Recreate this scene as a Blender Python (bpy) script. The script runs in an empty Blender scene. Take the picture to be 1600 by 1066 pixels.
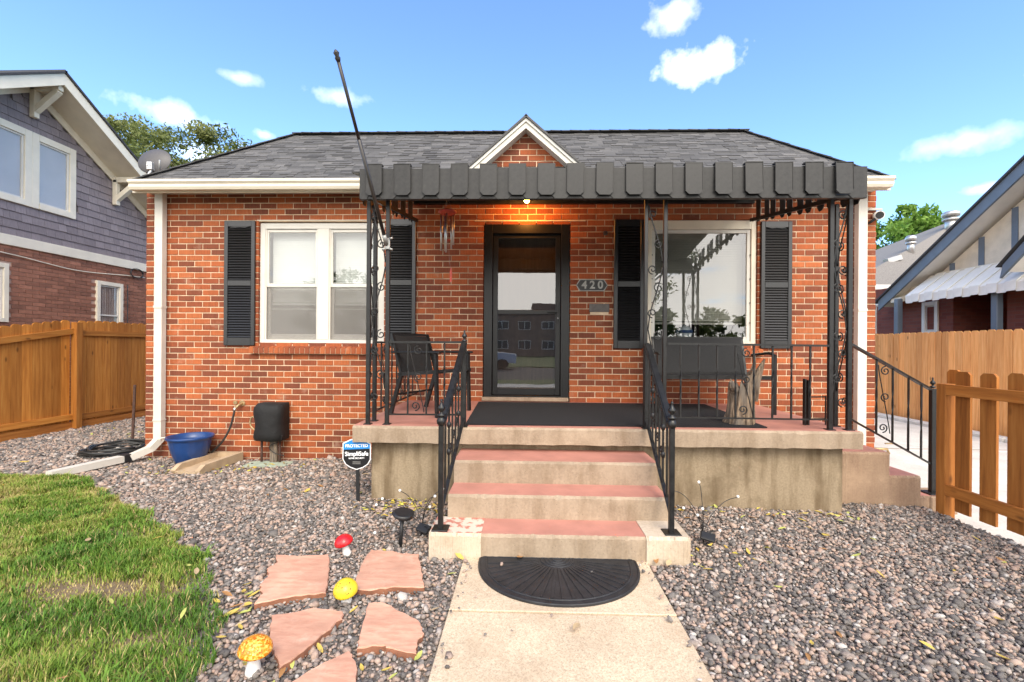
import bpy, math, random
import numpy as np
from mathutils import Vector, Matrix, Euler
random.seed(7); RS = np.random.RandomState(11)
S = bpy.context.scene; COL = S.collection
R = math.radians; PI = math.pi

# ---------------------------------------------------------------- camera
cam = bpy.data.cameras.new('camera'); camo = bpy.data.objects.new('camera', cam); COL.objects.link(camo)
cam.sensor_width = 36; cam.lens = 16.0; cam.shift_y = 0.005; cam.clip_start = .05; cam.clip_end = 2000
camo.location = (0, 0, 1.444)
camo.rotation_euler = (Matrix.Rotation(R(1.77), 3, 'Z') @ Matrix.Rotation(R(90), 3, 'X') @ Matrix.Rotation(.007, 3, 'Z')).to_euler()
S.camera = camo

# ---------------------------------------------------------------- world: blue sky with fair-weather cloud, cloudier behind the camera
SUN_DIR = Vector((.24, -.84, .82)).normalized()
world = bpy.data.worlds.new('World'); S.world = world; world.use_nodes = True
nt = world.node_tree; N = nt.nodes; L = nt.links; N.clear()
def wn(t, **k):
    n = N.new(t)
    for a, b in k.items(): setattr(n, a, b)
    return n
def wmath(op, a, b=None, c=None, clamp=False):
    n = wn('ShaderNodeMath', operation=op, use_clamp=clamp)
    for i, v in enumerate((a, b, c)):
        if v is None: continue
        if isinstance(v, (int, float)): n.inputs[i].default_value = v
        else: L.new(v, n.inputs[i])
    return n.outputs[0]
sky = wn('ShaderNodeTexSky', sky_type='NISHITA', sun_disc=False)
sky.sun_elevation = math.asin(SUN_DIR.z); sky.sun_rotation = math.atan2(SUN_DIR.x, SUN_DIR.y)
sky.air_density = 1.0; sky.dust_density = .1; sky.ozone_density = 2.5; sky.altitude = 1600
tc = wn('ShaderNodeTexCoord'); sep = wn('ShaderNodeSeparateXYZ'); L.new(tc.outputs['Generated'], sep.inputs[0])
DX, DY, DZ = sep.outputs
# cloud layer mapped on a high plane
zc = wmath('ADD', wmath('MAXIMUM', DZ, 0.0), .12)
cx = wmath('DIVIDE', DX, zc); cy = wmath('DIVIDE', DY, zc)
comb = wn('ShaderNodeCombineXYZ'); L.new(cx, comb.inputs[0]); L.new(cy, comb.inputs[1])
n1 = wn('ShaderNodeTexNoise'); n1.inputs['Scale'].default_value = 1.1; n1.inputs['Detail'].default_value = 5; n1.inputs['Roughness'].default_value = .58
L.new(comb.outputs[0], n1.inputs['Vector'])
back = wmath('MULTIPLY_ADD', DY, -.36, .02)                      # the cloud bank that the window panes mirror
cov = wmath('ADD', n1.outputs['Fac'], back)
mr = wn('ShaderNodeMapRange', interpolation_type='SMOOTHSTEP'); L.new(cov, mr.inputs[0])
mr.inputs[1].default_value = .56; mr.inputs[2].default_value = .78
layer = mr.outputs[0]
# single cumulus puffs
n2 = wn('ShaderNodeTexNoise'); n2.inputs['Scale'].default_value = 16; n2.inputs['Detail'].default_value = 5; n2.inputs['Roughness'].default_value = .6
L.new(tc.outputs['Generated'], n2.inputs['Vector'])
n3 = wn('ShaderNodeTexNoise'); n3.inputs['Scale'].default_value = 38; n3.inputs['Detail'].default_value = 3
L.new(tc.outputs['Generated'], n3.inputs['Vector'])
wob = wmath('MULTIPLY_ADD', wmath('SUBTRACT', n2.outputs['Fac'], .5), 1.75, wmath('MULTIPLY', wmath('SUBTRACT', n3.outputs['Fac'], .5), .9))
PUFFS = [  # azimuth deg right of the house axis, elevation, half width, half height (deg), strength
    (20.8, 30.1, 5.2, 2.0, .95), (17.2, 34.6, 3.6, 1.7, .62), (-38.8, 22.0, 4.2, 1.4, .45), (-36.2, 18.6, 3.4, 1.8, .52), (-31.2, 19.8, 2.6, 1.1, .45),
    (-30.5, 22.0, 1.4, .7, .5), (-33.0, 26.6, 2.6, .7, .33), (-23.0, 27.0, 4.2, 1.1, .38), (43.0, 18.0, 4.6, 1.2, .30), (44.0, 13.8, 2.0, .7, .45), (49.0, 22.0, 3.0, 1.0, .5),
    (62, 24, 8, 2.6, .7), (-60, 26, 8, 2.5, .7)]
az = wmath('MULTIPLY', wmath('ARCTAN2', DX, DY), 180/PI); el = wmath('MULTIPLY', wmath('ARCSINE', DZ), 180/PI)
puff = None
for a, e, hw, hh, st in PUFFS:
    u = wmath('MULTIPLY', wmath('SUBTRACT', az, a), 1/hw)
    v0 = wmath('SUBTRACT', el, e)
    v = wmath('MULTIPLY', v0, 1/hh)
    r = wmath('SQRT', wmath('ADD', wmath('MULTIPLY', u, u), wmath('MULTIPLY', v, v)))
    m = wmath('MULTIPLY', wmath('ADD', wmath('SUBTRACT', .95, r), wob), .80, clamp=True)
    m = wmath('MULTIPLY', m, st)
    puff = m if puff is None else wmath('MAXIMUM', puff, m)
fac = wmath('MAXIMUM', layer, puff, clamp=True)
skyc = wn('ShaderNodeMix', data_type='RGBA', blend_type='MULTIPLY'); skyc.inputs[0].default_value = 1
L.new(sky.outputs[0], skyc.inputs[6]); skyc.inputs[7].default_value = (.93, 1.06, 1.18, 1)
SKYMUL = skyc.inputs[7]
mixc = wn('ShaderNodeMix', data_type='RGBA'); L.new(fac, mixc.inputs[0]); L.new(skyc.outputs[2], mixc.inputs[6]); mixc.inputs[7].default_value = (9.5, 9.1, 8.6, 1)
bg = wn('ShaderNodeBackground'); bg.inputs['Strength'].default_value = .15; L.new(mixc.outputs[2], bg.inputs['Color'])
wo = wn('ShaderNodeOutputWorld'); L.new(bg.outputs[0], wo.inputs[0])

sl = bpy.data.lights.new('sun', 'SUN'); sl.energy = 1.25; sl.angle = R(30); sl.color = (1, .91, .78)
so = bpy.data.objects.new('sun', sl); COL.objects.link(so); so.rotation_euler = (-SUN_DIR).to_track_quat('-Z', 'Y').to_euler(); so.location = SUN_DIR*40
S.view_settings.view_transform = 'Standard'; S.view_settings.look = 'None'; S.view_settings.gamma = 1; S.view_settings.exposure = 1.34
S.render.engine = 'CYCLES'; S.cycles.max_bounces = 7; S.cycles.diffuse_bounces = 3; S.cycles.glossy_bounces = 3; S.cycles.transparent_max_bounces = 16

# ---------------------------------------------------------------- materials
MATS = {}
def nodes(name):
    m = bpy.data.materials.new(name); m.use_nodes = True; t = m.node_tree
    b = t.nodes['Principled BSDF']; MATS[name] = m
    return m, t, b
def setv(sock, v):
    sock.default_value = v if not isinstance(v, tuple) or len(v) != 3 else (*v, 1)
def nn(t, typ, ins=None, **k):
    n = t.nodes.new(typ)
    for a, b in k.items(): setattr(n, a, b)
    for a, b in (ins or {}).items():
        if hasattr(b, 'is_linked') or isinstance(b, bpy.types.NodeSocket): t.links.new(b, n.inputs[a])
        else: setv(n.inputs[a], b)
    return n
def ramp(t, fac, stops):
    r = t.nodes.new('ShaderNodeValToRGB'); t.links.new(fac, r.inputs[0])
    e = r.color_ramp.elements
    while len(e) < len(stops): e.new(.5)
    for i, (p, c) in enumerate(stops): e[i].position = p; e[i].color = (*c, 1) if len(c) == 3 else c
    return r.outputs[0]
def coords(t, scale=(1, 1, 1), rnd=False, rot=(0, 0, 0)):
    tc = t.nodes.new('ShaderNodeTexCoord'); v = tc.outputs['Object']
    if rnd:
        oi = t.nodes.new('ShaderNodeObjectInfo')
        a = nn(t, 'ShaderNodeVectorMath', operation='MULTIPLY_ADD'); t.links.new(oi.outputs['Random'], a.inputs[0]); a.inputs[1].default_value = (37, 53, 71); t.links.new(v, a.inputs[2]); v = a.outputs[0]
    mp = nn(t, 'ShaderNodeMapping'); t.links.new(v, mp.inputs[0]); mp.inputs['Scale'].default_value = scale; mp.inputs['Rotation'].default_value = rot
    return mp.outputs[0]
def noise(t, vec, scale, detail=4, rough=.55):
    return nn(t, 'ShaderNodeTexNoise', {'Vector': vec, 'Scale': scale, 'Detail': detail, 'Roughness': rough}).outputs['Fac']
def mixcol(t, f, a, b, blend='MIX'):
    n = t.nodes.new('ShaderNodeMix'); n.data_type = 'RGBA'; n.blend_type = blend
    for i, v in ((0, f), (6, a), (7, b)):
        if isinstance(v, bpy.types.NodeSocket): t.links.new(v, n.inputs[i])
        elif i == 0: n.inputs[0].default_value = v
        else: setv(n.inputs[i], v)
    return n.outputs[2]
def bump(t, b, h, strength=.3, dist=.01):
    n = t.nodes.new('ShaderNodeBump'); n.inputs['Strength'].default_value = strength; n.inputs['Distance'].default_value = dist
    t.links.new(h, n.inputs['Height']); t.links.new(n.outputs[0], b.inputs['Normal'])
def simple(name, col, rough=.6, var=.18, scale=6, bs=0, bscale=60, metal=0, spec=.5, stretch=(1, 1, 1), rnd=False, dist=.004):
    m, t, b = nodes(name)
    v = coords(t, stretch, rnd)
    lo = tuple(c*(1-var) for c in col); hi = tuple(min(1, c*(1+var)) for c in col)
    c = ramp(t, noise(t, v, scale, 6), [(.3, lo), (.7, hi)])
    t.links.new(c, b.inputs['Base Color']); b.inputs['Roughness'].default_value = rough; b.inputs['Metallic'].default_value = metal
    b.inputs['Specular IOR Level'].default_value = spec
    if bs: bump(t, b, noise(t, v, bscale, 5), bs, dist)
    return m
def attr_mat(name, attr, stops, rough=.8, nvar=.25, nscale=40, stretch=(1, 1, 1), bs=.3, bscale=120, rnd=False, spec=.4, dist=.004):
    m, t, b = nodes(name)
    a = t.nodes.new('ShaderNodeAttribute'); a.attribute_name = attr
    c = ramp(t, a.outputs['Fac'], stops)
    v = coords(t, stretch, rnd)
    n = noise(t, v, nscale, 6)
    g = ramp(t, n, [(.25, (1-nvar,)*3), (.75, (1+nvar,)*3)])
    c = mixcol(t, 1.0, c, g, 'MULTIPLY')
    t.links.new(c, b.inputs['Base Color']); b.inputs['Roughness'].default_value = rough; b.inputs['Specular IOR Level'].default_value = spec
    if bs: bump(t, b, noise(t, v, bscale, 4), bs, dist)
    return m
BRICK = [(0, (.15, .044, .023)), (.22, (.20, .053, .023)), (.5, (.275, .068, .024)), (.78, (.355, .092, .029)), (1, (.44, .135, .046))]
M_brick = attr_mat('brick', 'tone', BRICK, .85, .26, 9, (14, 3, .9), .5, 9, dist=.006)
def weather(m, scale=.9, lo=.80, hi=1.14):
    t = m.node_tree; b = t.nodes['Principled BSDF']; l = b.inputs['Base Color'].links[0]; src = l.from_socket
    g = t.nodes.new('ShaderNodeNewGeometry'); n = noise(t, g.outputs['Position'], scale, 7, .65)
    t.links.new(mixcol(t, 1.0, src, ramp(t, n, [(.32, (lo,)*3), (.68, (hi,)*3)]), 'MULTIPLY'), b.inputs['Base Color'])
    n2_ = noise(t, g.outputs['Position'], 5.5, 6, .7); src = b.inputs['Base Color'].links[0].from_socket
    t.links.new(mixcol(t, ramp(t, n2_, [(.60, (0,)*3), (.74, (.30,)*3)]), src, (.50, .36, .26)), b.inputs['Base Color'])
weather(M_brick)
M_mortar = simple('mortar', (.62, .465, .32), .9, .25, 7, .8, 60)
M_nbrick = attr_mat('old_brick', 'tone', [(0, (.17, .076, .050)), (.5, (.26, .112, .070)), (1, (.34, .15, .095))], .9, .25, 14)
M_nmortar = simple('old_mortar', (.44, .30, .24), .9, .15, 9, .3, 90)
M_shingle = attr_mat('asphalt_shingle', 'tone', [(0, (.040, .038, .038)), (.5, (.092, .089, .088)), (1, (.155, .148, .143))], .95, .35, 160, bs=.5, bscale=400)
M_siding = attr_mat('grey_shingle_siding', 'tone', [(0, (.185, .155, .162)), (1, (.25, .212, .218))], .85, .15, 10, (6, 6, 1), .3, 30)
M_gravel = attr_mat('gravel', 'tone', [(0, (.095, .085, .079)), (.16, (.145, .131, .121)), (.32, (.21, .187, .168)), (.46, (.27, .218, .188)), (.62, (.36, .253, .200)), (.78, (.42, .315, .25)), (.93, (.38, .35, .325)), (1, (.50, .45, .405))], .95, .24, 90, bs=.4, bscale=200, spec=.2)
M_grass = attr_mat('grass_blade', 'tone', [(0, (.055, .135, .010)), (.35, (.115, .215, .018)), (.6, (.215, .265, .035)), (.8, (.38, .31, .10)), (1, (.48, .36, .17))], .7, .15, 30, bs=0)
def leaf_mat(name, attr, stops, tr=.35):
    m = attr_mat(name, attr, stops, .6, .2, 20, bs=0)
    t = m.node_tree; b = t.nodes['Principled BSDF']
    tl = t.nodes.new('ShaderNodeBsdfTranslucent'); mx = t.nodes.new('ShaderNodeMixShader'); mx.inputs[0].default_value = tr
    src = b.inputs['Base Color'].links[0].from_socket
    t.links.new(src, tl.inputs[0]); t.links.new(b.outputs[0], mx.inputs[1]); t.links.new(tl.outputs[0], mx.inputs[2])
    t.links.new(mx.outputs[0], t.nodes['Material Output'].inputs[0])
    return m
M_leaf = leaf_mat('tree_leaf', 'tone', [(0, (.075, .10, .022)), (.5, (.155, .185, .045)), (1, (.26, .275, .095))])
M_leaf2 = leaf_mat('bright_tree_leaf', 'tone', [(0, (.06, .13, .018)), (.5, (.12, .25, .032)), (1, (.22, .36, .06))])
M_fallen = {}
for nm, c in (('yellow', (.52, .38, .08)), ('lime', (.42, .43, .11)), ('rust', (.34, .17, .06)), ('tan', (.48, .35, .20))):
    M_fallen[nm] = simple('fallen_leaf_'+nm, c, .6, .25, 30, rnd=True)
def iron(name, col=.0065):
    m, t, b = nodes(name); v = coords(t)
    n = noise(t, v, 25, 6)
    t.links.new(ramp(t, n, [(.35, (col*.8, col*.78, col*.76)), (.62, (col*1.5, col*1.45, col*1.4)), (.75, (col*2.6, col*2.3, col*2.0))]), b.inputs['Base Color'])
    t.links.new(nn(t, 'ShaderNodeMapRange', {0: n, 1: .3, 2: .7, 3: .32, 4: .55}).outputs[0], b.inputs['Roughness'])
    bump(t, b, noise(t, v, 120, 4), .15, .002)
    return m
M_iron = iron('black_iron'); M_awning = iron('charcoal_sheet_metal', .021)
M_awning.node_tree.nodes['Principled BSDF'].inputs['Specular IOR Level'].default_value = .35
M_shutter = simple('black_vinyl', (.0075, .0075, .0085), .36, .2, 12, spec=.7)
M_white = simple('white_trim', (.60, .565, .50), .55, .07, 5, .1, 60)
M_cream = simple('cream_trim', (.71, .645, .52), .6, .07, 4, .1, 60)
M_vinyl = simple('window_vinyl', (.61, .585, .53), .45, .05, 5)
M_black = simple('black_plastic', (.015, .015, .016), .45, .2, 20)
M_door = simple('black_door_paint', (.0075, .0075, .008), .38, .2, 9)
M_steel = simple('bright_steel', (.55, .55, .54), .35, .1, 20, metal=1)
M_silver = simple('silver_paint', (.33, .33, .315), .45, .2, 20, metal=.6)
M_brass = simple('weathered_brass', (.42, .30, .16), .5, .3, 20, metal=.6)
M_bronze = simple('bronze_plate', (.10, .09, .085), .45, .2, 20, metal=.5)
M_rug = simple('black_turf_rug', (.0075, .008, .010), .95, .35, 60, .9, 260, dist=.01)
M_rubber = simple('grey_rubber', (.020, .020, .022), .55, .35, 14, .4, 120)
M_blue = simple('blue_glazed_pot', (.012, .045, .16), .3, .25, 5)
M_splash = simple('tan_splash_block', (.42, .31, .20), .85, .15, 9, .3, 60)
M_hose = simple('black_hose', (.025, .025, .024), .5, .3, 9)
M_rust = simple('rusty_steel', (.07, .035, .025), .8, .4, 18, .3, 80)
M_lid = simple('green_utility_lid', (.36, .42, .33), .8, .18, 10, .2, 70)
M_cloth = simple('black_fabric', (.0075, .0075, .008), .8, .3, 9, .5, 14, dist=.02)
M_pole = simple('dark_bronze_pole', (.03, .025, .022), .4, .3, 14)
M_sling = simple('dark_sling_fabric', (.011, .0105, .0105), .75, .25, 40, .3, 300)
M_stucco = simple('stucco', (.66, .57, .44), .9, .12, 5, .6, 45, dist=.01)
M_bluegrey = simple('blue_grey_paint', (.13, .16, .20), .6, .1, 5)
M_ceiling = simple('white_metal_awning', (.80, .76, .69), .5, .06, 4)
M_asphalt = simple('asphalt', (.055, .055, .057), .9, .25, 3, .4, 90)
M_soil = simple('dry_soil', (.17, .12, .07), .95, .3, 9, .5, 50)
M_gbed = simple('gravel_bed', (.22, .185, .16), .95, .4, 60, .8, 90, dist=.02)
M_ground = simple('turf_ground', (.10, .13, .045), .95, .35, 2, .4, 20)
M_plaster = simple('room_plaster', (.32, .29, .25), .9, .06, 2)
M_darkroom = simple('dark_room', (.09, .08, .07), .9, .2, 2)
M_tanblind = simple('tan_blind', (.50, .455, .39), .6, .05, 4)
M_indoor = simple('brown_inner_door', (.10, .066, .045), .7, .25, 6, stretch=(6, 6, .6))
M_blind = simple('white_blind', (.88, .86, .82), .6, .04, 4)
M_curtain = simple('white_curtain', (.70, .70, .68), .8, .1, 5)
M_bark = simple('bark', (.10, .075, .05), .9, .35, 8, .8, 24, stretch=(3, 3, .6), dist=.02)
M_flag = simple('red_flagstone', (.58, .315, .215), .85, .24, 4, .6, 26, rnd=True, dist=.006)
t = M_flag.node_tree; b = t.nodes['Principled BSDF']; src = b.inputs['Base Color'].links[0].from_socket
n_ = noise(t, coords(t, (3, 14, 3), True, (0, 0, .4)), 2.2, 9, .68); src = mixcol(t, ramp(t, n_, [(.40, (.55,)*3), (.56, (0,)*3)]), src, (.42, .20, .13)); n_ = noise(t, coords(t, (1, 1, 1), True), 9, 9, .7); src = mixcol(t, ramp(t, n_, [(.55, (0,)*3), (.72, (.5,)*3)]), src, (.70, .47, .35)); t.links.new(src, b.inputs['Base Color'])
M_flagside = simple('red_flagstone_edge', (.24, .10, .055), .9, .3, 14, .6, 60)
M_redcap = simple('red_cap', (.55, .015, .02), .25, .25, 12); M_yelcap = simple('yellow_cap', (.72, .54, .03), .3, .12, 12)
M_stem = simple('white_stem', (.72, .69, .65), .35, .08, 9)
M_spot = simple('brown_spot', (.22, .13, .02), .6, .2, 30)
M_dish = simple('dark_grey_dish', (.075, .07, .072), .5, .1, 5)
M_alu = simple('aluminium', (.52, .51, .49), .4, .1, 20, metal=.7)
M_signblue = simple('sign_blue', (.02, .22, .62), .4, .04, 5); M_signwhite = simple('sign_white', (.85, .85, .85), .4, .02, 5); M_signblack = simple('sign_black', (.012, .012, .014), .35, .1, 5)
M_redwood = simple('red_wood', (.50, .06, .035), .45, .2, 20)
M_roofgrey = simple('grey_roofing', (.20, .185, .17), .95, .25, 40, .5, 120)
M_roofdark = simple('dark_roofing', (.05, .05, .055), .95, .25, 40, .5, 120)
M_carpaint = simple('white_car_paint', (.75, .75, .76), .2, .02, 3); M_tyre = simple('tyre', (.02, .02, .02), .8, .2, 9)
M_aptbrick = simple('apartment_brick', (.30, .18, .13), .9, .2, 1.5, .2, 20)
M_porcelain = simple('porcelain', (.62, .64, .68), .25, .1, 20)
# orange glass mosaic cap
m, t, b = nodes('orange_mosaic'); v = coords(t)
vo = nn(t, 'ShaderNodeTexVoronoi', {'Vector': v, 'Scale': 130}); vo.feature = 'F1'
t.links.new(ramp(t, vo.outputs['Color'], [(.2, (.55, .13, .005)), (.5, (.75, .28, .01)), (.8, (.85, .55, .12))]), b.inputs['Base Color']); b.inputs['Roughness'].default_value = .15
bump(t, b, vo.outputs['Distance'], .6, .004); M_mosaic = m
# wood
def wood(name, lo, mid, hi, axis='z', rough=.75):
    m, t, b = nodes(name)
    st = {'z': (9, 9, .55), 'x': (.55, 9, 9), 'y': (9, .55, 9)}[axis]
    v = coords(t, st, True)
    n = noise(t, v, 3.2, 8, .62)
    c = ramp(t, n, [(.25, lo), (.5, mid), (.75, hi)])
    oi = t.nodes.new('ShaderNodeObjectInfo')
    g = ramp(t, oi.outputs['Random'], [(0, (.74, .70, .66)), (.5, (1, 1, 1)), (1, (1.2, 1.17, 1.12))])
    c = mixcol(t, 1.0, c, g, 'MULTIPLY')
    kn = nn(t, 'ShaderNodeTexVoronoi', {'Vector': coords(t, {'z': (5.5, 5.5, 2.2), 'x': (2.2, 5.5, 5.5), 'y': (5.5, 2.2, 5.5)}[axis], True), 'Scale': 1.1})
    c = mixcol(t, ramp(t, kn.outputs['Distance'], [(.05, (.75,)*3), (.13, (0,)*3)]), c, tuple(x*.35 for x in lo))
    t.links.new(c, b.inputs['Base Color']); b.inputs['Roughness'].default_value = rough; b.inputs['Specular IOR Level'].default_value = .3
    bump(t, b, n, .25, .004)
    return m
CED = ((.27, .092, .014), (.45, .175, .03), (.56, .26, .058))
M_cedar = wood('cedar_vertical', *CED); M_cedarx = wood('cedar_rail_x', *CED, axis='x'); M_cedary = wood('cedar_rail_y', *CED, axis='y')
CED2 = ((.58, .24, .07), (.77, .365, .125), (.86, .48, .20))  # light cedar raised paler still; driveway bounce light is in the colour
M_cedar2 = wood('light_cedar_bounce_lit', *CED2)
CED3 = ((.22, .072, .014), (.38, .138, .027), (.50, .21, .05))
M_cedar3 = wood('brown_cedar_vertical', *CED3); M_cedar3y = wood('brown_cedar_rail', *CED3, axis='y')
m, t, b = nodes('grey_driftwood'); v = coords(t, (26, 26, 2.2)); n_ = noise(t, v, 1.6, 9, .66)
c_ = ramp(t, n_, [(.30, (.020, .013, .009)), (.44, (.11, .075, .048)), (.55, (.22, .165, .115)), (.70, (.40, .27, .15))])
c_ = mixcol(t, ramp(t, noise(t, coords(t, (5, 5, 2)), 1.5, 6), [(.48, (0,)*3), (.6, (.6,)*3)]), c_, (.17, .15, .13))
t.links.new(c_, b.inputs['Base Color']); b.inputs['Roughness'].default_value = .9; bump(t, b, n_, .9, .02); M_drift = m
# painted / stained concrete
def concrete(name, base, stain, paint=None, streak=True, amount=.6):
    m, t, b = nodes(name)
    v = coords(t); n = noise(t, v, 2.2, 8, .6); nf = noise(t, v, 60, 4)
    c = ramp(t, nf, [(.3, tuple(x*.86 for x in base)), (.7, tuple(min(1, x*1.1) for x in base))])
    vs = coords(t, (3.2, 3.2, .55)) if streak else v
    ns = noise(t, vs, 2.4, 7, .62)
    f = ramp(t, ns, [(.44, (0,)*3), (.62, (amount,)*3)])
    c = mixcol(t, f, c, stain)
    f2 = ramp(t, n, [(.5, (0,)*3), (.68, (.45,)*3)])
    c = mixcol(t, f2, c, tuple(min(1, x*1.35) for x in base))
    nb_ = noise(t, v, 1.3, 8, .66); c = mixcol(t, ramp(t, nb_, [(.52, (0,)*3), (.60, (amount*.6,)*3)]), c, tuple(x*.8 for x in stain))
    # pitting
    vo = nn(t, 'ShaderNodeTexVoronoi', {'Vector': v, 'Scale': 38})
    c = mixcol(t, ramp(t, vo.outputs['Distance'], [(.06, (.55,)*3), (.12, (0,)*3)]), c, tuple(x*.4 for x in stain))
    t.links.new(c, b.inputs['Base Color']); b.inputs['Roughness'].default_value = .88; b.inputs['Specular IOR Level'].default_value = .3
    bump(t, b, nf, .35, .004)
    return m
M_conc = concrete('stained_concrete', (.335, .258, .185), (.17, .115, .068), amount=.5)
M_base = concrete('weathered_foundation', (.295, .23, .152), (.115, .077, .04), amount=.75)
M_sidec = concrete('tan_painted_concrete', (.37, .26, .175), (.19, .11, .075), amount=.4)
M_path = concrete('path_concrete', (.60, .475, .335), (.50, .385, .27), streak=False, amount=.5)
t = M_path.node_tree; b = t.nodes['Principled BSDF']; src = b.inputs['Base Color'].links[0].from_socket
vo = nn(t, 'ShaderNodeTexVoronoi', {'Vector': coords(t), 'Scale': 170}); sp_ = ramp(t, vo.outputs['Color'], [(.1, (.74, .72, .70)), (.5, (1, 1, 1)), (.9, (1.12, 1.12, 1.12))])
src = mixcol(t, 1.0, src, sp_, 'MULTIPLY'); ng_ = noise(t, coords(t), 3.2, 9, .7); src = mixcol(t, ramp(t, ng_, [(.50, (0,)*3), (.66, (.5,)*3)]), src, (.40, .29, .19)); t.links.new(src, b.inputs['Base Color'])
M_drive = concrete('driveway_concrete', (.66, .63, .57), (.52, .48, .42), streak=False, amount=.4)
M_pier = concrete('pale_patch_concrete', (.52, .43, .33), (.33, .235, .145), streak=False, amount=.5)
M_pink = simple('pink_floor_paint', (.45, .20, .152), .6, .14, 5, .2, 70)
# pale worn patch paint
m, t, b = nodes('worn_pink_paint'); v = coords(t); n = noise(t, v, 16, 6)
t.links.new(ramp(t, n, [(.44, (.46, .175, .125)), (.5, (.60, .50, .40))]), b.inputs['Base Color']); b.inputs['Roughness'].default_value = .8; M_pinkworn = m
# glass
def glass(name, ior, tint=(1, 1, 1), rough=0.0):
    m, t, b = nodes(name); t.nodes.remove(b)
    fr0 = nn(t, 'ShaderNodeFresnel', {'IOR': ior}); ge = t.nodes.new('ShaderNodeNewGeometry'); inv = nn(t, 'ShaderNodeMath', {0: 1.0, 1: ge.outputs['Backfacing']}, operation='SUBTRACT'); fr = nn(t, 'ShaderNodeMath', {0: fr0.outputs[0], 1: inv.outputs[0]}, operation='MULTIPLY'); tr = nn(t, 'ShaderNodeBsdfTransparent', {'Color': tint}); gl = nn(t, 'ShaderNodeBsdfGlossy', {'Color': (1, 1, 1), 'Roughness': rough})
    bp = t.nodes.new('ShaderNodeBump'); bp.inputs['Strength'].default_value = .12; bp.inputs['Distance'].default_value = .004; t.links.new(noise(t, coords(t), 2.6, 2), bp.inputs['Height']); t.links.new(bp.outputs[0], gl.inputs['Normal'])
    mx = t.nodes.new('ShaderNodeMixShader'); t.links.new(fr.outputs[0], mx.inputs[0]); t.links.new(tr.outputs[0], mx.inputs[1]); t.links.new(gl.outputs[0], mx.inputs[2])
    t.links.new(mx.outputs[0], t.nodes['Material Output'].inputs[0]); return m
M_glass = glass('window_glass', 2.1, (.86, .88, .88)); M_doorglass = glass('storm_door_glass', 2.3, (.75, .75, .75)); M_pglass = glass('picture_glass', 2.3, (.8, .82, .82))
m, t, b = nodes('insect_screen'); t.nodes.remove(b)
tr = nn(t, 'ShaderNodeBsdfTransparent'); df = nn(t, 'ShaderNodeBsdfDiffuse', {'Color': (.30, .285, .265)}); mx = t.nodes.new('ShaderNodeMixShader'); mx.inputs[0].default_value = .38
t.links.new(tr.outputs[0], mx.inputs[1]); t.links.new(df.outputs[0], mx.inputs[2]); t.links.new(mx.outputs[0], t.nodes['Material Output'].inputs[0]); M_screen = m
def emit(name, col, st):
    m, t, b = nodes(name); b.inputs['Emission Color'].default_value = (*col, 1); b.inputs['Emission Strength'].default_value = st; b.inputs['Base Color'].default_value = (*col, 1); return m
M_bulb = emit('lit_bulb', (1, .50, .14), 12)
M_pearl = simple('white_bead', (.85, .83, .78), .3, .02, 5)

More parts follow.
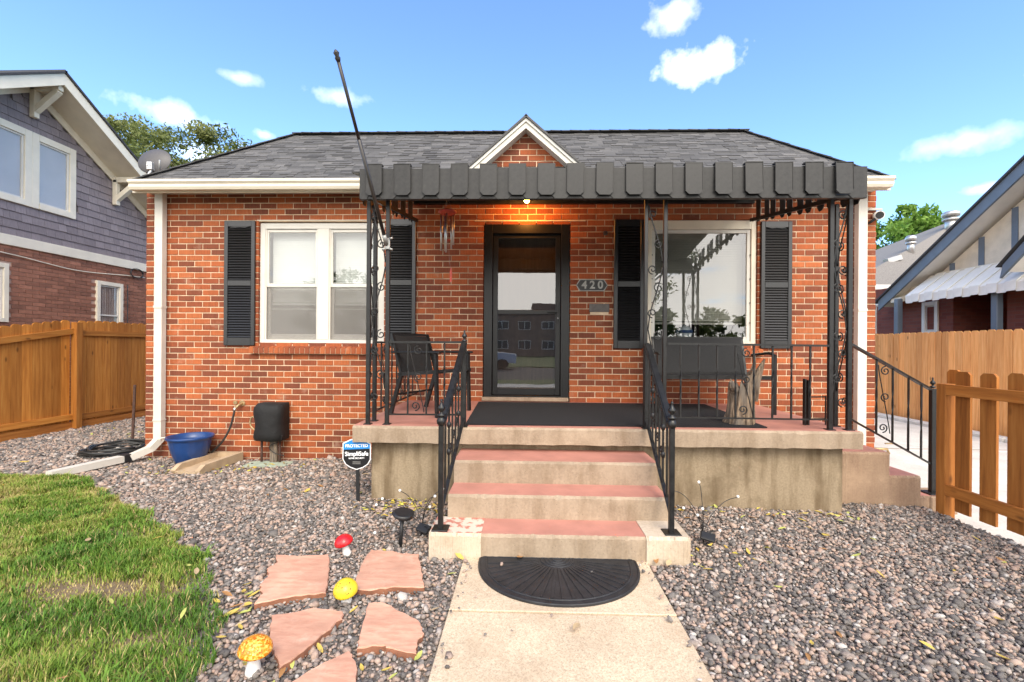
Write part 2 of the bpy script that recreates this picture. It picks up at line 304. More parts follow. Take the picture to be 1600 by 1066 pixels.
# ---------------------------------------------------------------- helpers
WL = {}                                        # world position of every object's origin
class MB:
    def __init__(s): s.v = []; s.f = []; s.t = []; s.mi = []; s.sm = []
    def add(s, vs, fs, tone=.5, mi=0, smooth=False):
        k = len(s.v); s.v += [tuple(v) for v in vs]; s.f += [tuple(i+k for i in f) for f in fs]; s.t += [tone]*len(vs); s.mi += [mi]*len(fs); s.sm += [smooth]*len(fs); return s
    def box(s, x0, x1, y0, y1, z0, z1, tone=.5, mi=0):
        return s.add([(x, y, z) for z in (z0, z1) for y in (y0, y1) for x in (x0, x1)], [(0, 2, 3, 1), (4, 5, 7, 6), (0, 1, 5, 4), (2, 6, 7, 3), (0, 4, 6, 2), (1, 3, 7, 5)], tone, mi)
    def bbox(s, x0, x1, y0, y1, z0, z1, b=.004, tone=.5, mi=0):          # box with chamfered edges
        b = min(b, (x1-x0)*.45, (y1-y0)*.45, (z1-z0)*.45)
        o = []
        X = (x0, x1); Y = (y0, y1); Z = (z0, z1)
        idx = {}
        for i in (0, 1):
            for j in (0, 1):
                for k in (0, 1):
                    sx, sy, sz = (1, -1)[i], (1, -1)[j], (1, -1)[k]
                    idx[i, j, k, 'x'] = len(o); o.append((X[i], Y[j]+sy*b, Z[k]+sz*b))
                    idx[i, j, k, 'y'] = len(o); o.append((X[i]+sx*b, Y[j], Z[k]+sz*b))
                    idx[i, j, k, 'z'] = len(o); o.append((X[i]+sx*b, Y[j]+sy*b, Z[k]))
        f = []
        def q(*a): f.append([idx[x] for x in a])
        for i in (0, 1):
            a = [(i, 0, 0, 'x'), (i, 1, 0, 'x'), (i, 1, 1, 'x'), (i, 0, 1, 'x')]; q(*(a if i else a[::-1]))
            a = [(0, i, 0, 'y'), (1, i, 0, 'y'), (1, i, 1, 'y'), (0, i, 1, 'y')]; q(*(a[::-1] if i else a))
            a = [(0, 0, i, 'z'), (1, 0, i, 'z'), (1, 1, i, 'z'), (0, 1, i, 'z')]; q(*(a if i else a[::-1]))
        for i in (0, 1):
            for j in (0, 1):
                a = [(i, j, 0, 'x'), (i, j, 0, 'y'), (i, j, 1, 'y'), (i, j, 1, 'x')]; q(*(a if (i+j) % 2 else a[::-1]))
                a = [(i, 0, j, 'x'), (i, 0, j, 'z'), (i, 1, j, 'z'), (i, 1, j, 'x')]; q(*(a[::-1] if (i+j) % 2 else a))
                a = [(0, i, j, 'y'), (0, i, j, 'z'), (1, i, j, 'z'), (1, i, j, 'y')]; q(*(a if (i+j) % 2 else a[::-1]))
                for k in (0, 1):
                    a = [(i, j, k, 'x'), (i, j, k, 'y'), (i, j, k, 'z')]; q(*(a[::-1] if (i+j+k) % 2 == 0 else a))
        return s.add(o, f, tone, mi)
    def prism(s, poly, axis, a, b, tone=.5, mi=0, mi_side=None):        # polygon of 2-D points extruded along axis from a to b
        n = len(poly)
        def P(u, v, w): return {'x': (w, u, v), 'y': (u, w, v), 'z': (u, v, w)}[axis]
        vs = [P(u, v, a) for u, v in poly]+[P(u, v, b) for u, v in poly]
        s.add(vs, [tuple(range(n-1, -1, -1)), tuple(range(n, 2*n))], tone, mi)
        k = len(s.v)-2*n
        fs = [(i+k, (i+1) % n+k, (i+1) % n+n+k, i+n+k) for i in range(n)]
        s.f += fs; s.mi += [mi if mi_side is None else mi_side]*n; s.sm += [False]*n; return s
    def tube(s, path, r, n=8, closed=False, tone=.5, mi=0, cap=True, smooth=True):
        pts = [Vector(p) for p in path]; m = len(pts); rs = r if isinstance(r, (list, tuple)) else [r]*m
        vs = []; up = None
        for i, p in enumerate(pts):
            d = (pts[(i+1) % m]-pts[i-1]) if closed else (pts[min(i+1, m-1)]-pts[max(i-1, 0)])
            if d.length < 1e-9: d = Vector((0, 0, 1))
            d.normalize()
            if up is None: up = Vector((0, 0, 1)) if abs(d.z) < .9 else Vector((0, 1, 0))
            a = d.cross(up); a = a.normalized() if a.length > 1e-6 else d.orthogonal().normalized(); b_ = a.cross(d).normalized(); up = b_
            for k in range(n):
                th = 2*PI*(k+.5)/n; vs.append(p+(a*math.cos(th)+b_*math.sin(th))*rs[i])
        fs = []
        for i in range(m if closed else m-1):
            j = (i+1) % m
            for k in range(n): fs.append((i*n+k, i*n+(k+1) % n, j*n+(k+1) % n, j*n+k))
        s.add(vs, fs, tone, mi, smooth)
        if cap and not closed:
            k0 = len(s.v)-len(vs); s.f += [tuple(k0+k for k in range(n-1, -1, -1)), tuple(k0+(m-1)*n+k for k in range(n))]; s.mi += [mi]*2; s.sm += [False]*2
        return s
    def bar(s, p, q, w, h=None, tone=.5, mi=0):                         # square bar between two points
        p = Vector(p); q = Vector(q); d = (q-p).normalized(); h = h or w
        up = Vector((0, 0, 1)) if abs(d.z) < .95 else Vector((0, 1, 0))
        a = d.cross(up).normalized(); c = a.cross(d).normalized()
        vs = []
        for e in (p, q): vs += [e+a*sx*w/2+c*sz*h/2 for sx, sz in ((-1, -1), (1, -1), (1, 1), (-1, 1))]
        return s.add(vs, [(3, 2, 1, 0), (4, 5, 6, 7), (0, 1, 5, 4), (1, 2, 6, 5), (2, 3, 7, 6), (3, 0, 4, 7)], tone, mi)
    def lathe(s, prof, c=(0, 0, 0), n=20, tone=.5, mi=0, rib=None, sx=1, sy=1):
        vs = []
        for i, (r, z) in enumerate(prof):
            for k in range(n):
                th = 2*PI*k/n; rr = r*(1+(rib(th, i) if rib else 0)); vs.append((c[0]+rr*math.cos(th)*sx, c[1]+rr*math.sin(th)*sy, c[2]+z))
        fs = [(i*n+k, i*n+(k+1) % n, (i+1)*n+(k+1) % n, (i+1)*n+k) for i in range(len(prof)-1) for k in range(n)]
        s.add(vs, fs, tone, mi, True)
        k0 = len(s.v)-len(vs); s.f += [tuple(k0+k for k in range(n-1, -1, -1)), tuple(k0+(len(prof)-1)*n+k for k in range(n))]; s.mi += [mi]*2; s.sm += [False]*2
        return s
    def ball(s, c, r, n=8, tone=.5, mi=0, sz=1):
        pr = [(r*math.sin(PI*(i+.02)/(n-.0+.04)), -r*sz*math.cos(PI*(i+.02)/(n+.04))) for i in range(n+1)]
        return s.lathe(pr, c, n+2, tone, mi)
    def mesh(s, name, mats):
        me = bpy.data.meshes.new(name); me.from_pydata(s.v, [], s.f)
        for m in (mats if isinstance(mats, (list, tuple)) else [mats]): me.materials.append(m)
        if any(s.mi): me.polygons.foreach_set('material_index', s.mi)
        me.polygons.foreach_set('use_smooth', s.sm)
        a = me.attributes.new('tone', 'FLOAT', 'POINT'); a.data.foreach_set('value', s.t)
        me.update(); return me
    def build(s, name, mats, parent=None, **k):
        return link(name, s.mesh(name, mats), parent, (0, 0, 0), **k)
def link(name, me, parent=None, w=(0, 0, 0), rot=None, scale=None):
    o = bpy.data.objects.new(name, me); COL.objects.link(o); w = Vector(w); WL[o.name] = w
    if parent is not None: o.parent = parent; o.location = w-WL[parent.name]
    else: o.location = w
    if rot: o.rotation_euler = rot
    if scale: o.scale = scale
    return o
def tag(o, label, cat, group=None, kind=None):
    if label: o['label'] = label
    if cat: o['category'] = cat
    if group: o['group'] = group
    if kind: o['kind'] = kind
    return o
def thing(name, label, cat, loc=(0, 0, 0), group=None):
    return tag(link(name, None, None, loc), label, cat, group)
def struct(o): o['kind'] = 'structure'; return o
def stuff(o): o['kind'] = 'stuff'; return o
def copy_thing(src, loc, rz=None, label=None, scale=None):
    off = Vector(loc)
    def rec(o, par):
        c = o.copy(); COL.objects.link(c); c.parent = par; WL[c.name] = WL.get(o.name, Vector())-WL[src.name]+off
        for ch in list(o.children): rec(ch, c)
        return c
    c = rec(src, None); c.location = off
    if rz is not None: c.rotation_euler = (0, 0, rz)
    if label: c['label'] = label
    if scale: c.scale = (scale,)*3
    return c
def text_mesh(txt, size, mat, extrude=.001, bold=0):
    cu = bpy.data.curves.new('lettering', 'FONT'); cu.body = txt; cu.size = size; cu.extrude = extrude; cu.align_x = 'CENTER'; cu.align_y = 'CENTER'; cu.offset = bold
    o = bpy.data.objects.new('lettering', cu); COL.objects.link(o)
    dg = bpy.context.evaluated_depsgraph_get(); me = bpy.data.meshes.new_from_object(o.evaluated_get(dg)); bpy.data.objects.remove(o)
    me.materials.clear(); me.materials.append(mat); return me
def np_mesh(name, verts, tris, tones, mat):
    me = bpy.data.meshes.new(name); nv = len(verts); nf = len(tris)
    me.vertices.add(nv); me.vertices.foreach_set('co', np.asarray(verts, np.float32).ravel())
    me.loops.add(nf*3); me.loops.foreach_set('vertex_index', np.asarray(tris, np.int32).ravel())
    me.polygons.add(nf); me.polygons.foreach_set('loop_start', np.arange(0, nf*3, 3, dtype=np.int32)); me.polygons.foreach_set('loop_total', np.full(nf, 3, np.int32))
    me.update(calc_edges=True)
    a = me.attributes.new('tone', 'FLOAT', 'POINT'); a.data.foreach_set('value', np.asarray(tones, np.float32))
    me.materials.append(mat); return me

# ---------------------------------------------------------------- terrain
ANCH = np.array([(-4.8, 5.75, -.03), (-3.4, 5.75, -.05), (-2.2, 5.2, .0), (-1.4, 4.0, .07), (1.4, 4.0, .05), (2.9, 4.0, .03), (3.6, 4.15, .0), (-.4, 3, .012), (.8, 3, .012), (0, 1.0, 0), (-2, 2.5, 0),
                 (-5, 4.5, -.02), (-8, 7.7, -.03), (-8, 5, -.02), (-6, 9, -.05), (3, 2, 0), (3.4, 1, 0), (-2, .5, 0)])
def gz(x, y):
    x = np.asarray(x, float); y = np.asarray(y, float)
    d = (x[..., None]-ANCH[:, 0])**2+(y[..., None]-ANCH[:, 1])**2+.08
    w = 1/d**1.5
    return (w*ANCH[:, 2]).sum(-1)/w.sum(-1)
def gzf(x, y): return float(gz(np.array([x]), np.array([y]))[0])
def inpoly(x, y, poly):
    x = np.asarray(x); y = np.asarray(y); r = np.zeros(x.shape, bool); n = len(poly)
    for i in range(n):
        x0, y0 = poly[i]; x1, y1 = poly[(i+1) % n]
        c = ((y0 > y) != (y1 > y)); xi = (x1-x0)*(y-y0)/((y1-y0) if y1 != y0 else 1e-9)+x0
        r ^= (c & (x < xi))
    return r
mb = MB(); mb.add([(-400, -400, -.32), (400, -400, -.32), (400, 400, -.32), (-400, 400, -.32)], [(0, 1, 2, 3)]); struct(mb.build('ground', M_ground))
nx, ny = 70, 60; xs = np.linspace(-9.6, 3.64, nx); ys = np.linspace(-.6, 10.5, ny)
gx, gy = np.meshgrid(xs, ys); gzv = gz(gx, gy)-.006
mb = MB(); mb.add(list(zip(gx.ravel(), gy.ravel(), gzv.ravel())), [(j*nx+i, j*nx+i+1, (j+1)*nx+i+1, (j+1)*nx+i) for j in range(ny-1) for i in range(nx-1)], smooth=True)
struct(mb.build('gravel_bed', M_gbed))
LAWN = [(-12, 4.4), (-5.52, 4.78), (-4.95, 4.74), (-4.55, 4.62), (-4.2, 4.27), (-3.28, 3.73), (-2.58, 3.26), (-2.06, 2.81), (-1.70, 2.44), (-1.52, 2.17), (-1.41, 1.9), (-1.36, 1.3), (-1.4, .4), (-1.45, -.6), (-12, -.6)]
def smooth_poly(poly, it=2):
    for _ in range(it):
        q = []
        for i in range(len(poly)):
            a = np.array(poly[i]); b = np.array(poly[(i+1) % len(poly)]); q += [tuple(a*.75+b*.25), tuple(a*.25+b*.75)]
        poly = q
    return poly
LAWNS = smooth_poly(LAWN, 2)
lp = [(-9.5 if x < -9.5 else x, y) for x, y in LAWNS]
nx2, ny2 = 60, 50; lx, ly = np.meshgrid(np.linspace(-9.5, -1.35, nx2), np.linspace(-.6, 4.8, ny2)); ins = inpoly(lx, ly, LAWNS)
lz = gz(lx, ly)+.012
mb = MB(); mb.add(list(zip(lx.ravel(), ly.ravel(), lz.ravel())), [(j*nx2+i, j*nx2+i+1, (j+1)*nx2+i+1, (j+1)*nx2+i) for j in range(ny2-1) for i in range(nx2-1) if ins[j, i] and ins[j+1, i] and ins[j, i+1] and ins[j+1, i+1]], smooth=True)
struct(mb.build('lawn', M_soil))

# front walk: two slabs and a joint
pth = MB().bbox(-.405, .807, 2.431, 3.06, -.12, .03, .004).build('front_path', M_path); struct(pth)
MB().bbox(-.405, .807, -.6, 2.416, -.12, .028, .004).build('slab', M_path, pth)
MB().box(-.40, .80, 2.414, 2.432, -.1, -.012).build('joint', M_gbed, pth)
# driveway with kerb along the cedar fence
drv = MB().bbox(3.66, 7.72, -12, 10.9, -.20, -.055, .01).build('driveway', M_drive); struct(drv)
for i in range(6):
    MB().box(3.66, 7.72, -11+i*3.6, -10.985+i*3.6, -.06, -.0525).build('joint', M_soil, drv)
for i in range(4): MB().bbox(7.72, 7.92, -2+i*3.2, 1.195+i*3.2, -.2, .015, .02).build('kerb', M_drive, drv)

# ---------------------------------------------------------------- the brick house
YW = 5.75; XL, XR = -4.93, 4.31; BW, BH = .215, .0745
OPEN = [(-3.45, -1.815, 1.457, 3.018), (1.511, 2.871, 1.473, 3.043), (-.545, .545, .70, 3.0)]
house = thing('brick_house', 'single storey orange-red brick house with grey hip roof and black shutters', 'house', (0, YW, 0))
ZT = 3.40
def wall_pieces(x0, x1, z0, z1, opens):
    xs = sorted({x0, x1, *[v for o in opens for v in o[:2]]}); out = []
    for a, b in zip(xs, xs[1:]):
        cuts = sorted([(o[2], o[3]) for o in opens if o[0] < (a+b)/2 < o[1]]); z = z0
        for c0, c1 in cuts: out.append((a, b, z, c0)); z = c1
        out.append((a, b, z, z1))
    return out
mb = MB()
for a, b, c, d in wall_pieces(XL+.004, XR-.004, -.3, ZT, [(o[0]-.006, o[1]+.006, o[2]-.006, o[3]+.006) for o in OPEN]): mb.box(a, b, YW+.007, YW+.2, c, d)
mb.prism([(-.95, ZT), (.92, ZT), (-.02, 4.15)], 'y', YW+.007, YW+.15)
mb.box(XL+.004, XL+.2, YW+.2, 13.2, -.3, ZT).box(XR-.2, XR-.004, YW+.2, 13.2, -.3, ZT).box(XL+.2, XR-.2, 13.0, 13.2, -.3, ZT)
wall = mb.build('wall', M_mortar, house)
def brick_geo(mb, x0, x1, z0, z1, y0, y1, tone, b=.003):
    vs = [(x0, y1, z0), (x1, y1, z0), (x1, y1, z1), (x0, y1, z1), (x0, y0+b, z0), (x1, y0+b, z0), (x1, y0+b, z1), (x0, y0+b, z1), (x0+b, y0, z0+b), (x1-b, y0, z0+b), (x1-b, y0, z1-b), (x0+b, y0, z1-b)]
    mb.add(vs, [(8, 9, 10, 11)]+[(4+i, 4+(i+1) % 4, 8+(i+1) % 4, 8+i) for i in range(4)]+[(i, (i+1) % 4, 4+(i+1) % 4, 4+i) for i in range(4)], tone)
J = .0110
bricks = []
k = 0; z = -.235
while z < ZT-.01:
    z1 = min(z+BH-J, ZT)
    opens = sorted([o for o in OPEN if o[2] < z+BH/2 < o[3]])
    segs = []; x = XL
    for o in opens: segs.append((x, o[0])); x = o[1]
    segs.append((x, XR))
    off = (k % 2)*BW/2
    for a, b in segs:
        i = math.floor((a-XL-off)/BW)
        while True:
            bx0 = XL+off+i*BW; bx1 = bx0+BW-J
            if bx0 > b-.02: break
            c0, c1 = max(bx0, a), min(bx1, b)
            if bx1 < b < bx1+J+.03 and b-bx1 < .03: c1 = b if (b-bx1) > .001 and abs(b-bx1) < .03 and b < XR else c1
            if c1-c0 > .022: bricks.append((c0, c1, z, z1))
            i += 1
    k += 1; z += BH
kg = k                                                     # the little gable above the door
zg = z
while zg < 4.2:
    hw = (4.165-zg)/.88-.01
    i = -10
    while i < 10:
        bx0 = XL+(kg % 2)*BW/2+(i+22)*BW; bx1 = bx0+BW-J
        c0, c1 = max(bx0, -.02-hw), min(bx1, -.02+hw)
        if c1-c0 > .03: bricks.append((c0, c1, zg, zg+BH-J))
        i += 1
    kg += 1; zg += BH
def clear_view(x, z): return (.02 < z < 3.3) and (x < -1.55 or (-1.25 < x < 1.0 and .9 < z < 2.95) or (3.0 < x < 3.95 and .75 < z < 2.7) or (1.3 < x < 2.9 and .9 < z < 1.4))
full = [b for b in bricks if abs((b[1]-b[0])-(BW-J)) < 1e-4 and clear_view((b[0]+b[1])/2, b[2])]
full.sort(key=lambda b: ((b[0]+b[1])/2)**2+(b[2]-1.44)**2)
single = set(full[:300])
BT = [random.betavariate(2.1, 1.8) for _ in range(28)]; BT = sorted(min(.98, max(.03, v)) for v in BT)
bm_ = []
for i, tn in enumerate(BT):
    q = MB(); brick_geo(q, 0, BW-J, 0, BH-J, 0, .1, tn); bm_.append(q.mesh('brick', M_brick))
rest = MB()
for b in bricks:
    dy = random.uniform(-.0015, .0015)
    if b in single: link('brick', random.choice(bm_), wall, (b[0], YW+dy, b[2]+random.uniform(-.0012, .0012)), rot=(R(random.uniform(-.5, .5)), R(random.uniform(-.35, .35)), R(random.uniform(-.4, .4))))
    else: brick_geo(rest, b[0], b[1], b[2], b[3], YW+dy, YW+.1, random.choice(BT))
for side, xx in ((-1, XL), (1, XR)):                        # side walls
    zz = -.235; kk = 0
    while zz < ZT-.01:
        yy = YW+.1-(.1 if kk % 2 else 0)+.02
        while yy < 13.1:
            rest.box(min(xx, xx-side*.05), max(xx, xx-side*.05), yy, min(yy+BW-J, 13.19), zz, zz+BH-J, random.choice(BT)); yy += BW
        zz += BH; kk += 1
stuff(rest.build('brickwork', M_brick, wall))
# steel lintels
for a, b, zl in ((-.66, .735, 3.022), (-3.47, -1.79, 3.034)): MB().box(a, b, YW-.004, YW+.02, zl, zl+.010).build('lintel', M_cream, house)
# rowlock sills
def rowlock(x0, x1, zt):
    n = round((x1-x0)/.067); w = (x1-x0)/n
    MB().prism([(YW-.045, zt-.125), (YW+.12, zt-.125), (YW+.12, zt-.008), (YW-.045, zt-.052)], 'x', x0+.003, x1-.003).build('sill_bed', M_mortar, house)
    ms = []
    for tn in (.3, .45, .55, .65, .78, .88):
        ms.append(MB().prism([(YW-.055, zt-.122), (YW+.1, zt-.122), (YW+.1, zt), (YW-.055, zt-.044)], 'x', 0, w-.009, tn).mesh('sill_brick', M_brick))
    for i in range(n): link('sill_brick', random.choice(ms), house, (x0+i*w, 0, random.uniform(-.001, .001)))
rowlock(-3.535, -1.75, 1.452); rowlock(1.45, 2.93, 1.468)

# ---- roof
YE, ZE, YR, ZR = 5.43, 3.42, 6.76, 4.60; XE0, XE1, XR0, XR1 = -4.88, 4.27, -3.52, 3.19
rf = MB()
rf.add([(XE0, YE, ZE), (XE1, YE, ZE), (XR1, YR, ZR), (XR0, YR, ZR), (XE0, 13.5, ZE), (XE1, 13.5, ZE), (XR0, 12.2, ZR-.02), (XR1, 12.2, ZR-.02)], [(0, 1, 2, 3), (1, 5, 7, 2), (4, 0, 3, 6), (3, 2, 7, 6), (5, 4, 6, 7), (0, 4, 5, 1)])
roof = rf.build('roof', M_roofdark, house)
SLD = Vector((0, YR-YE, ZR-ZE)); SL = SLD.length; sd = SLD.normalized(); sn = Vector((0, -sd.z, sd.y))
sh = MB(); rows = 25; ex = SL/rows
def shingle_rows(sh, x0f, x1f, exclude=None):
    for r_ in range(rows):
        v0 = r_*ex; v1 = v0+ex*1.25
        a = x0f(v0/SL); b = x1f(v0/SL); x = a-random.uniform(0, .2)
        while x < b:
            w = random.uniform(.07, .22); thick = random.choice((.004, .005, .010, .012)); tn = min(1, max(0, random.gauss(.5, .15)))
            c0, c1 = max(x, a), min(x+w, b)
            if c1-c0 > .02 and not (exclude and exclude((c0+c1)/2, (v0+.5*ex)/SL)):
                p0 = Vector((0, YE, ZE))+sd*v0; p1 = Vector((0, YE, ZE))+sd*min(v1, SL+.02)
                lo = p0+sn*thick; hi = p1+sn*.003
                # side ends follow the hip
                h0 = 0; 
                sh.add([(c0, p0.y, p0.z), (c1, p0.y, p0.z), (c1, lo.y, lo.z), (c0, lo.y, lo.z), (c1, hi.y, hi.z), (c0, hi.y, hi.z)], [(0, 1, 2, 3), (3, 2, 4, 5), (1, 4, 2), (0, 3, 5)], tn)
            x += w+.003
shingle_rows(sh, lambda t: XE0+(XR0-XE0)*t+.01, lambda t: XE1+(XR1-XE1)*t-.01, lambda x, t: abs(x+.02) < (.92-t*1.15))
stuff(sh.build('shingles', M_shingle, roof))
cap = MB()
for (p, q) in (((XE0, YE, ZE), (XR0, YR, ZR)), ((XE1, YE, ZE), (XR1, YR, ZR)), ((XR0, YR, ZR), (XR1, YR, ZR))):
    p = Vector(p); q = Vector(q); n = int((q-p).length/.14)
    for i in range(n):
        a = p.lerp(q, i/n); c = p.lerp(q, (i+1.2)/n)
        cap.bar(a+Vector((0, 0, .012+.006*(i % 2))), c+Vector((0, 0, .012)), .13, .012, random.uniform(.1, .5))
stuff(cap.build('ridge_cap', M_shingle, roof))
# eave: soffit, fascia and K-style gutter
MB().box(XE0+.02, XE1-.02, YE+.05, YW-.003, 3.375, 3.39).build('soffit', M_white, house)
MB().box(XE0+.02, XE1-.02, YE+.03, YE+.05, 3.30, 3.42).build('fascia', M_cream, house)
gp = [(YE+.027, 3.425), (YE+.027, 3.315), (YE-.045, 3.315), (YE-.062, 3.345), (YE-.062, 3.375), (YE-.085, 3.40), (YE-.085, 3.428), (YE-.075, 3.428), (YE-.075, 3.405), (YE+.017, 3.405), (YE+.017, 3.425)]
MB().prism(gp, 'x', -4.83, 4.22).build('gutter', M_cream, house)
# gable over the door: bargeboards, roof
gk = 4.245; gy = 5.60; gs = .875
for sgn in (-1, 1):
    def pt(d, dz): return (-.02+sgn*d, gk-gs*d+dz)
    MB().prism([pt(0, 0), pt(.95, 0), pt(.95, -.04), pt(0, -.04)][::sgn], 'y', gy-.02, gy+.012).build('drip_moulding', M_vinyl, house)
    MB().prism([pt(0, -.042), pt(.95, -.042), pt(.95, -.115), pt(0, -.115)][::sgn], 'y', gy, gy+.03).build('bargeboard', M_white, house)
    MB().prism([pt(0, -.095), pt(.95, -.095), pt(.95, -.112), pt(0, -.112)][::sgn], 'y', gy+.03, YW).build('gable_soffit', M_white, house)
    q = MB().prism([pt(-.01, .035), pt(1.0, .03), pt(1.0, .003), pt(-.01, .003)][::sgn], 'y', gy-.04, 6.42).build('gable_roof', M_shingle, house)
MB().bar((-.02, gy-.035, gk+.022), (-.02, 6.4, gk+.022), .05, .012).build('gable_ridge', M_shingle, house)
# downspouts
def downspout(path, w, d, name='downspout', parent=house):
    m_ = MB()
    for p, q in zip(path, path[1:]):
        p = Vector(p); q = Vector(q); e = (q-p).normalized()*.012
        m_.bar(p-e, q+e, w, d)
    return m_.build(name, M_white, parent)
ds = downspout([(-4.69, 5.69, 3.36), (-4.69, 5.69, .22), (-4.73, 5.60, .12), (-4.84, 5.45, .05)], .10, .075)
MB().box(-4.745, -4.635, 5.645, 5.735, 1.9, 1.93).build('strap', M_white, ds); MB().box(-4.745, -4.635, 5.645, 5.735, .46, .475).build('strap', M_white, ds)
ds = downspout([(4.08, 5.69, 3.36), (4.08, 5.69, -.02), (4.18, 5.6, -.05)], .105, .075)
MB().box(4.025, 4.135, 5.645, 5.735, 1.9, 1.93).build('strap', M_white, ds)
ext = thing('downspout_extension', 'long white downspout extension lying on the gravel towards the lawn', 'downspout', (-4.97, 5.05, -.02))
MB().bar((-4.88, 5.40, .045), (-5.08, 4.70, .035), .105, .075).build('pipe', M_white, ext); MB().bar((-4.87, 5.43, .05), (-4.885, 5.36, .047), .118, .088).build('collar', M_black, ext)

# ---- shutters
def shutter(x0, x1, z0, z1):
    w = x1-x0; y0, y1 = YW-.035, YW-.004; st = .048
    m_ = MB(); m_.bbox(x0, x0+st, y0, y1, z0, z1, .004).bbox(x1-st, x1, y0, y1, z0, z1, .004)
    zm = z0+(z1-z0)*.50
    rails = [(z0, z0+.10), (zm-.035, zm+.035), (z1-.075, z1)]
    for a, b in rails: m_.bbox(x0+st, x1-st, y0+.002, y1-.001, a, b, .003)
    c = (x0+x1)/2; hw = w/2-st
    m_.prism([(c-hw*.8, z1-.076), (c+hw*.8, z1-.076), (c+hw*.45, z1-.089), (c, z1-.083), (c-hw*.45, z1-.089)][::-1], 'y', y0+.003, y1-.01)
    m_.box(x0+st, x1-st, y1-.006, y1, z0+.05, z1-.05)
    o = m_.build('shutter', M_shutter, house)
    sm = MB().prism([(y0+.004, 0), (y0+.010, -.006), (y1-.006, .022), (y1-.006, .030)], 'x', -hw+.0, hw).mesh('slat', M_shutter)
    for a, b in ((rails[0][1], rails[1][0]), (rails[1][1], rails[2][0]-.014)):
        n = int((b-a)/.0325)
        for i in range(n): link('slat', sm, o, (c, 0, a+.008+i*(b-a)/n))
    return o
shutter(-3.879, -3.479, 1.429, 3.027); shutter(-1.78, -1.405, 1.525-.09, 3.045); shutter(1.092, 1.467, 1.424, 3.035); shutter(2.9, 3.276, 1.437, 3.01)

# ---- twin window on the left
def frame_rect(mb, x0, x1, z0, z1, t, y0, y1, tb=None, tt=None, b=.003):
    tb = tb or t; tt = tt or t
    mb.bbox(x0, x0+t, y0, y1, z0, z1, b).bbox(x1-t, x1, y0, y1, z0, z1, b).bbox(x0+t, x1-t, y0+.001, y1-.001, z0, z0+tb, b).bbox(x0+t, x1-t, y0+.001, y1-.001, z1-tt, z1, b)
x0, x1, z0, z1 = OPEN[0]
m_ = MB(); frame_rect(m_, x0+.004, x1-.004, z0+.002, z1-.004, .062, YW+.035, YW+.11, .05, .075); m_.bbox(-2.69, -2.545, YW+.033, YW+.11, z0+.052, z1-.08, .003)
w = m_.build('window', M_vinyl, house); w['label'] = 'white twin sash window with half drawn blinds'
for a, b in ((x0+.068, -2.692), (-2.543, x1-.068)):
    zm = 2.21
    m_ = MB(); frame_rect(m_, a, b, zm-.02, z1-.082, .04, YW+.055, YW+.085, .045); m_.build('upper_sash', M_vinyl, w)
    m_ = MB(); frame_rect(m_, a, b, z0+.055, zm+.012, .045, YW+.086, YW+.106, .07, .035); m_.build('lower_sash', M_vinyl, w)
    m_ = MB(); m_.box(a-.004, a+.016, YW+.045, YW+.056, z0+.05, z1-.08).box(b-.016, b+.004, YW+.045, YW+.056, z0+.05, z1-.08); m_.build('track', M_white, w)
    MB().box(a+.038, b-.038, YW+.068, YW+.072, zm+.02, z1-.12).build('pane', M_glass, w)
    MB().box(a+.043, b-.043, YW+.094, YW+.098, z0+.12, zm-.02).build('pane', M_glass, w)
    MB().box(a+.012, b-.012, YW+.064, YW+.0645, z0+.06, zm-.022).build('insect_screen', M_screen, w)
    MB().box(a+.04, b-.04, YW+.105, YW+.112, 1.90, 1.915).build('storm_bar', M_vinyl, w)
    bl = MB(); zz = 2.0
    while zz < z1-.1:
        bl.add([(a+.03, YW+.165, zz), (b-.03, YW+.165, zz), (b-.03, YW+.178, zz+.026), (a+.03, YW+.178, zz+.026)], [(0, 1, 2, 3)]); zz += .0235
    bl.box(a+.03, b-.03, YW+.155, YW+.19, 1.965, 1.99)
    bl.build('blind', M_blind, w)
def room(x0, x1, z0, z1, d, parent, mat):
    y = YW+.2
    MB().add([(x0, y, z0), (x1, y, z0), (x1, y, z1), (x0, y, z1), (x0, y+d, z0), (x1, y+d, z0), (x1, y+d, z1), (x0, y+d, z1)], [(4, 5, 6, 7), (0, 4, 7, 3), (5, 1, 2, 6), (0, 1, 5, 4), (7, 6, 2, 3)]).build('room_lining', mat, parent)
room(-4.2, -1.0, .75, 3.2, 3.0, house, M_plaster)

# ---- picture window on the right
x0, x1, z0, z1 = OPEN[1]
m_ = MB(); frame_rect(m_, x0+.003, x1-.003, z0+.003, z1-.003, .06, YW+.03, YW+.10, .05, .11)
w = m_.build('window', M_cream, house); w['label'] = 'large single pane picture window with cream frame'
m_ = MB(); frame_rect(m_, x0+.065, x1-.065, z0+.055, z1-.115, .045, YW+.05, YW+.09, .05); m_.build('sash', M_vinyl, w)
MB().box(x0+.105, x1-.105, YW+.066, YW+.072, z0+.10, z1-.155).build('pane', M_pglass, w)
sc = MB()
for zz in (1.75, 2.0, 2.3, 2.6):
    for xx in (x0+.072, x1-.072): sc.lathe([(.007, 0), (.007, .012)], (xx, YW+.04, zz), 6)
sc.build('glazing_clip', M_bronze, w)
bl = MB(); zz = 1.78
while zz < z1-.18:
    bl.add([(x0+.1, YW+.19, zz), (x1-.1, YW+.19, zz), (x1-.1, YW+.21, zz+.034), (x0+.1, YW+.21, zz+.034)], [(0, 1, 2, 3)], .5); zz += .031
bl.box(x0+.1, x1-.1, YW+.18, YW+.23, 1.74, 1.765); bl.box(x0+.1, x1-.1, YW+.18, YW+.24, z1-.2, z1-.14)
bl.build('blind', M_tanblind, w)
room(1.0, 3.6, .75, 3.2, 3.0, house, M_darkroom)
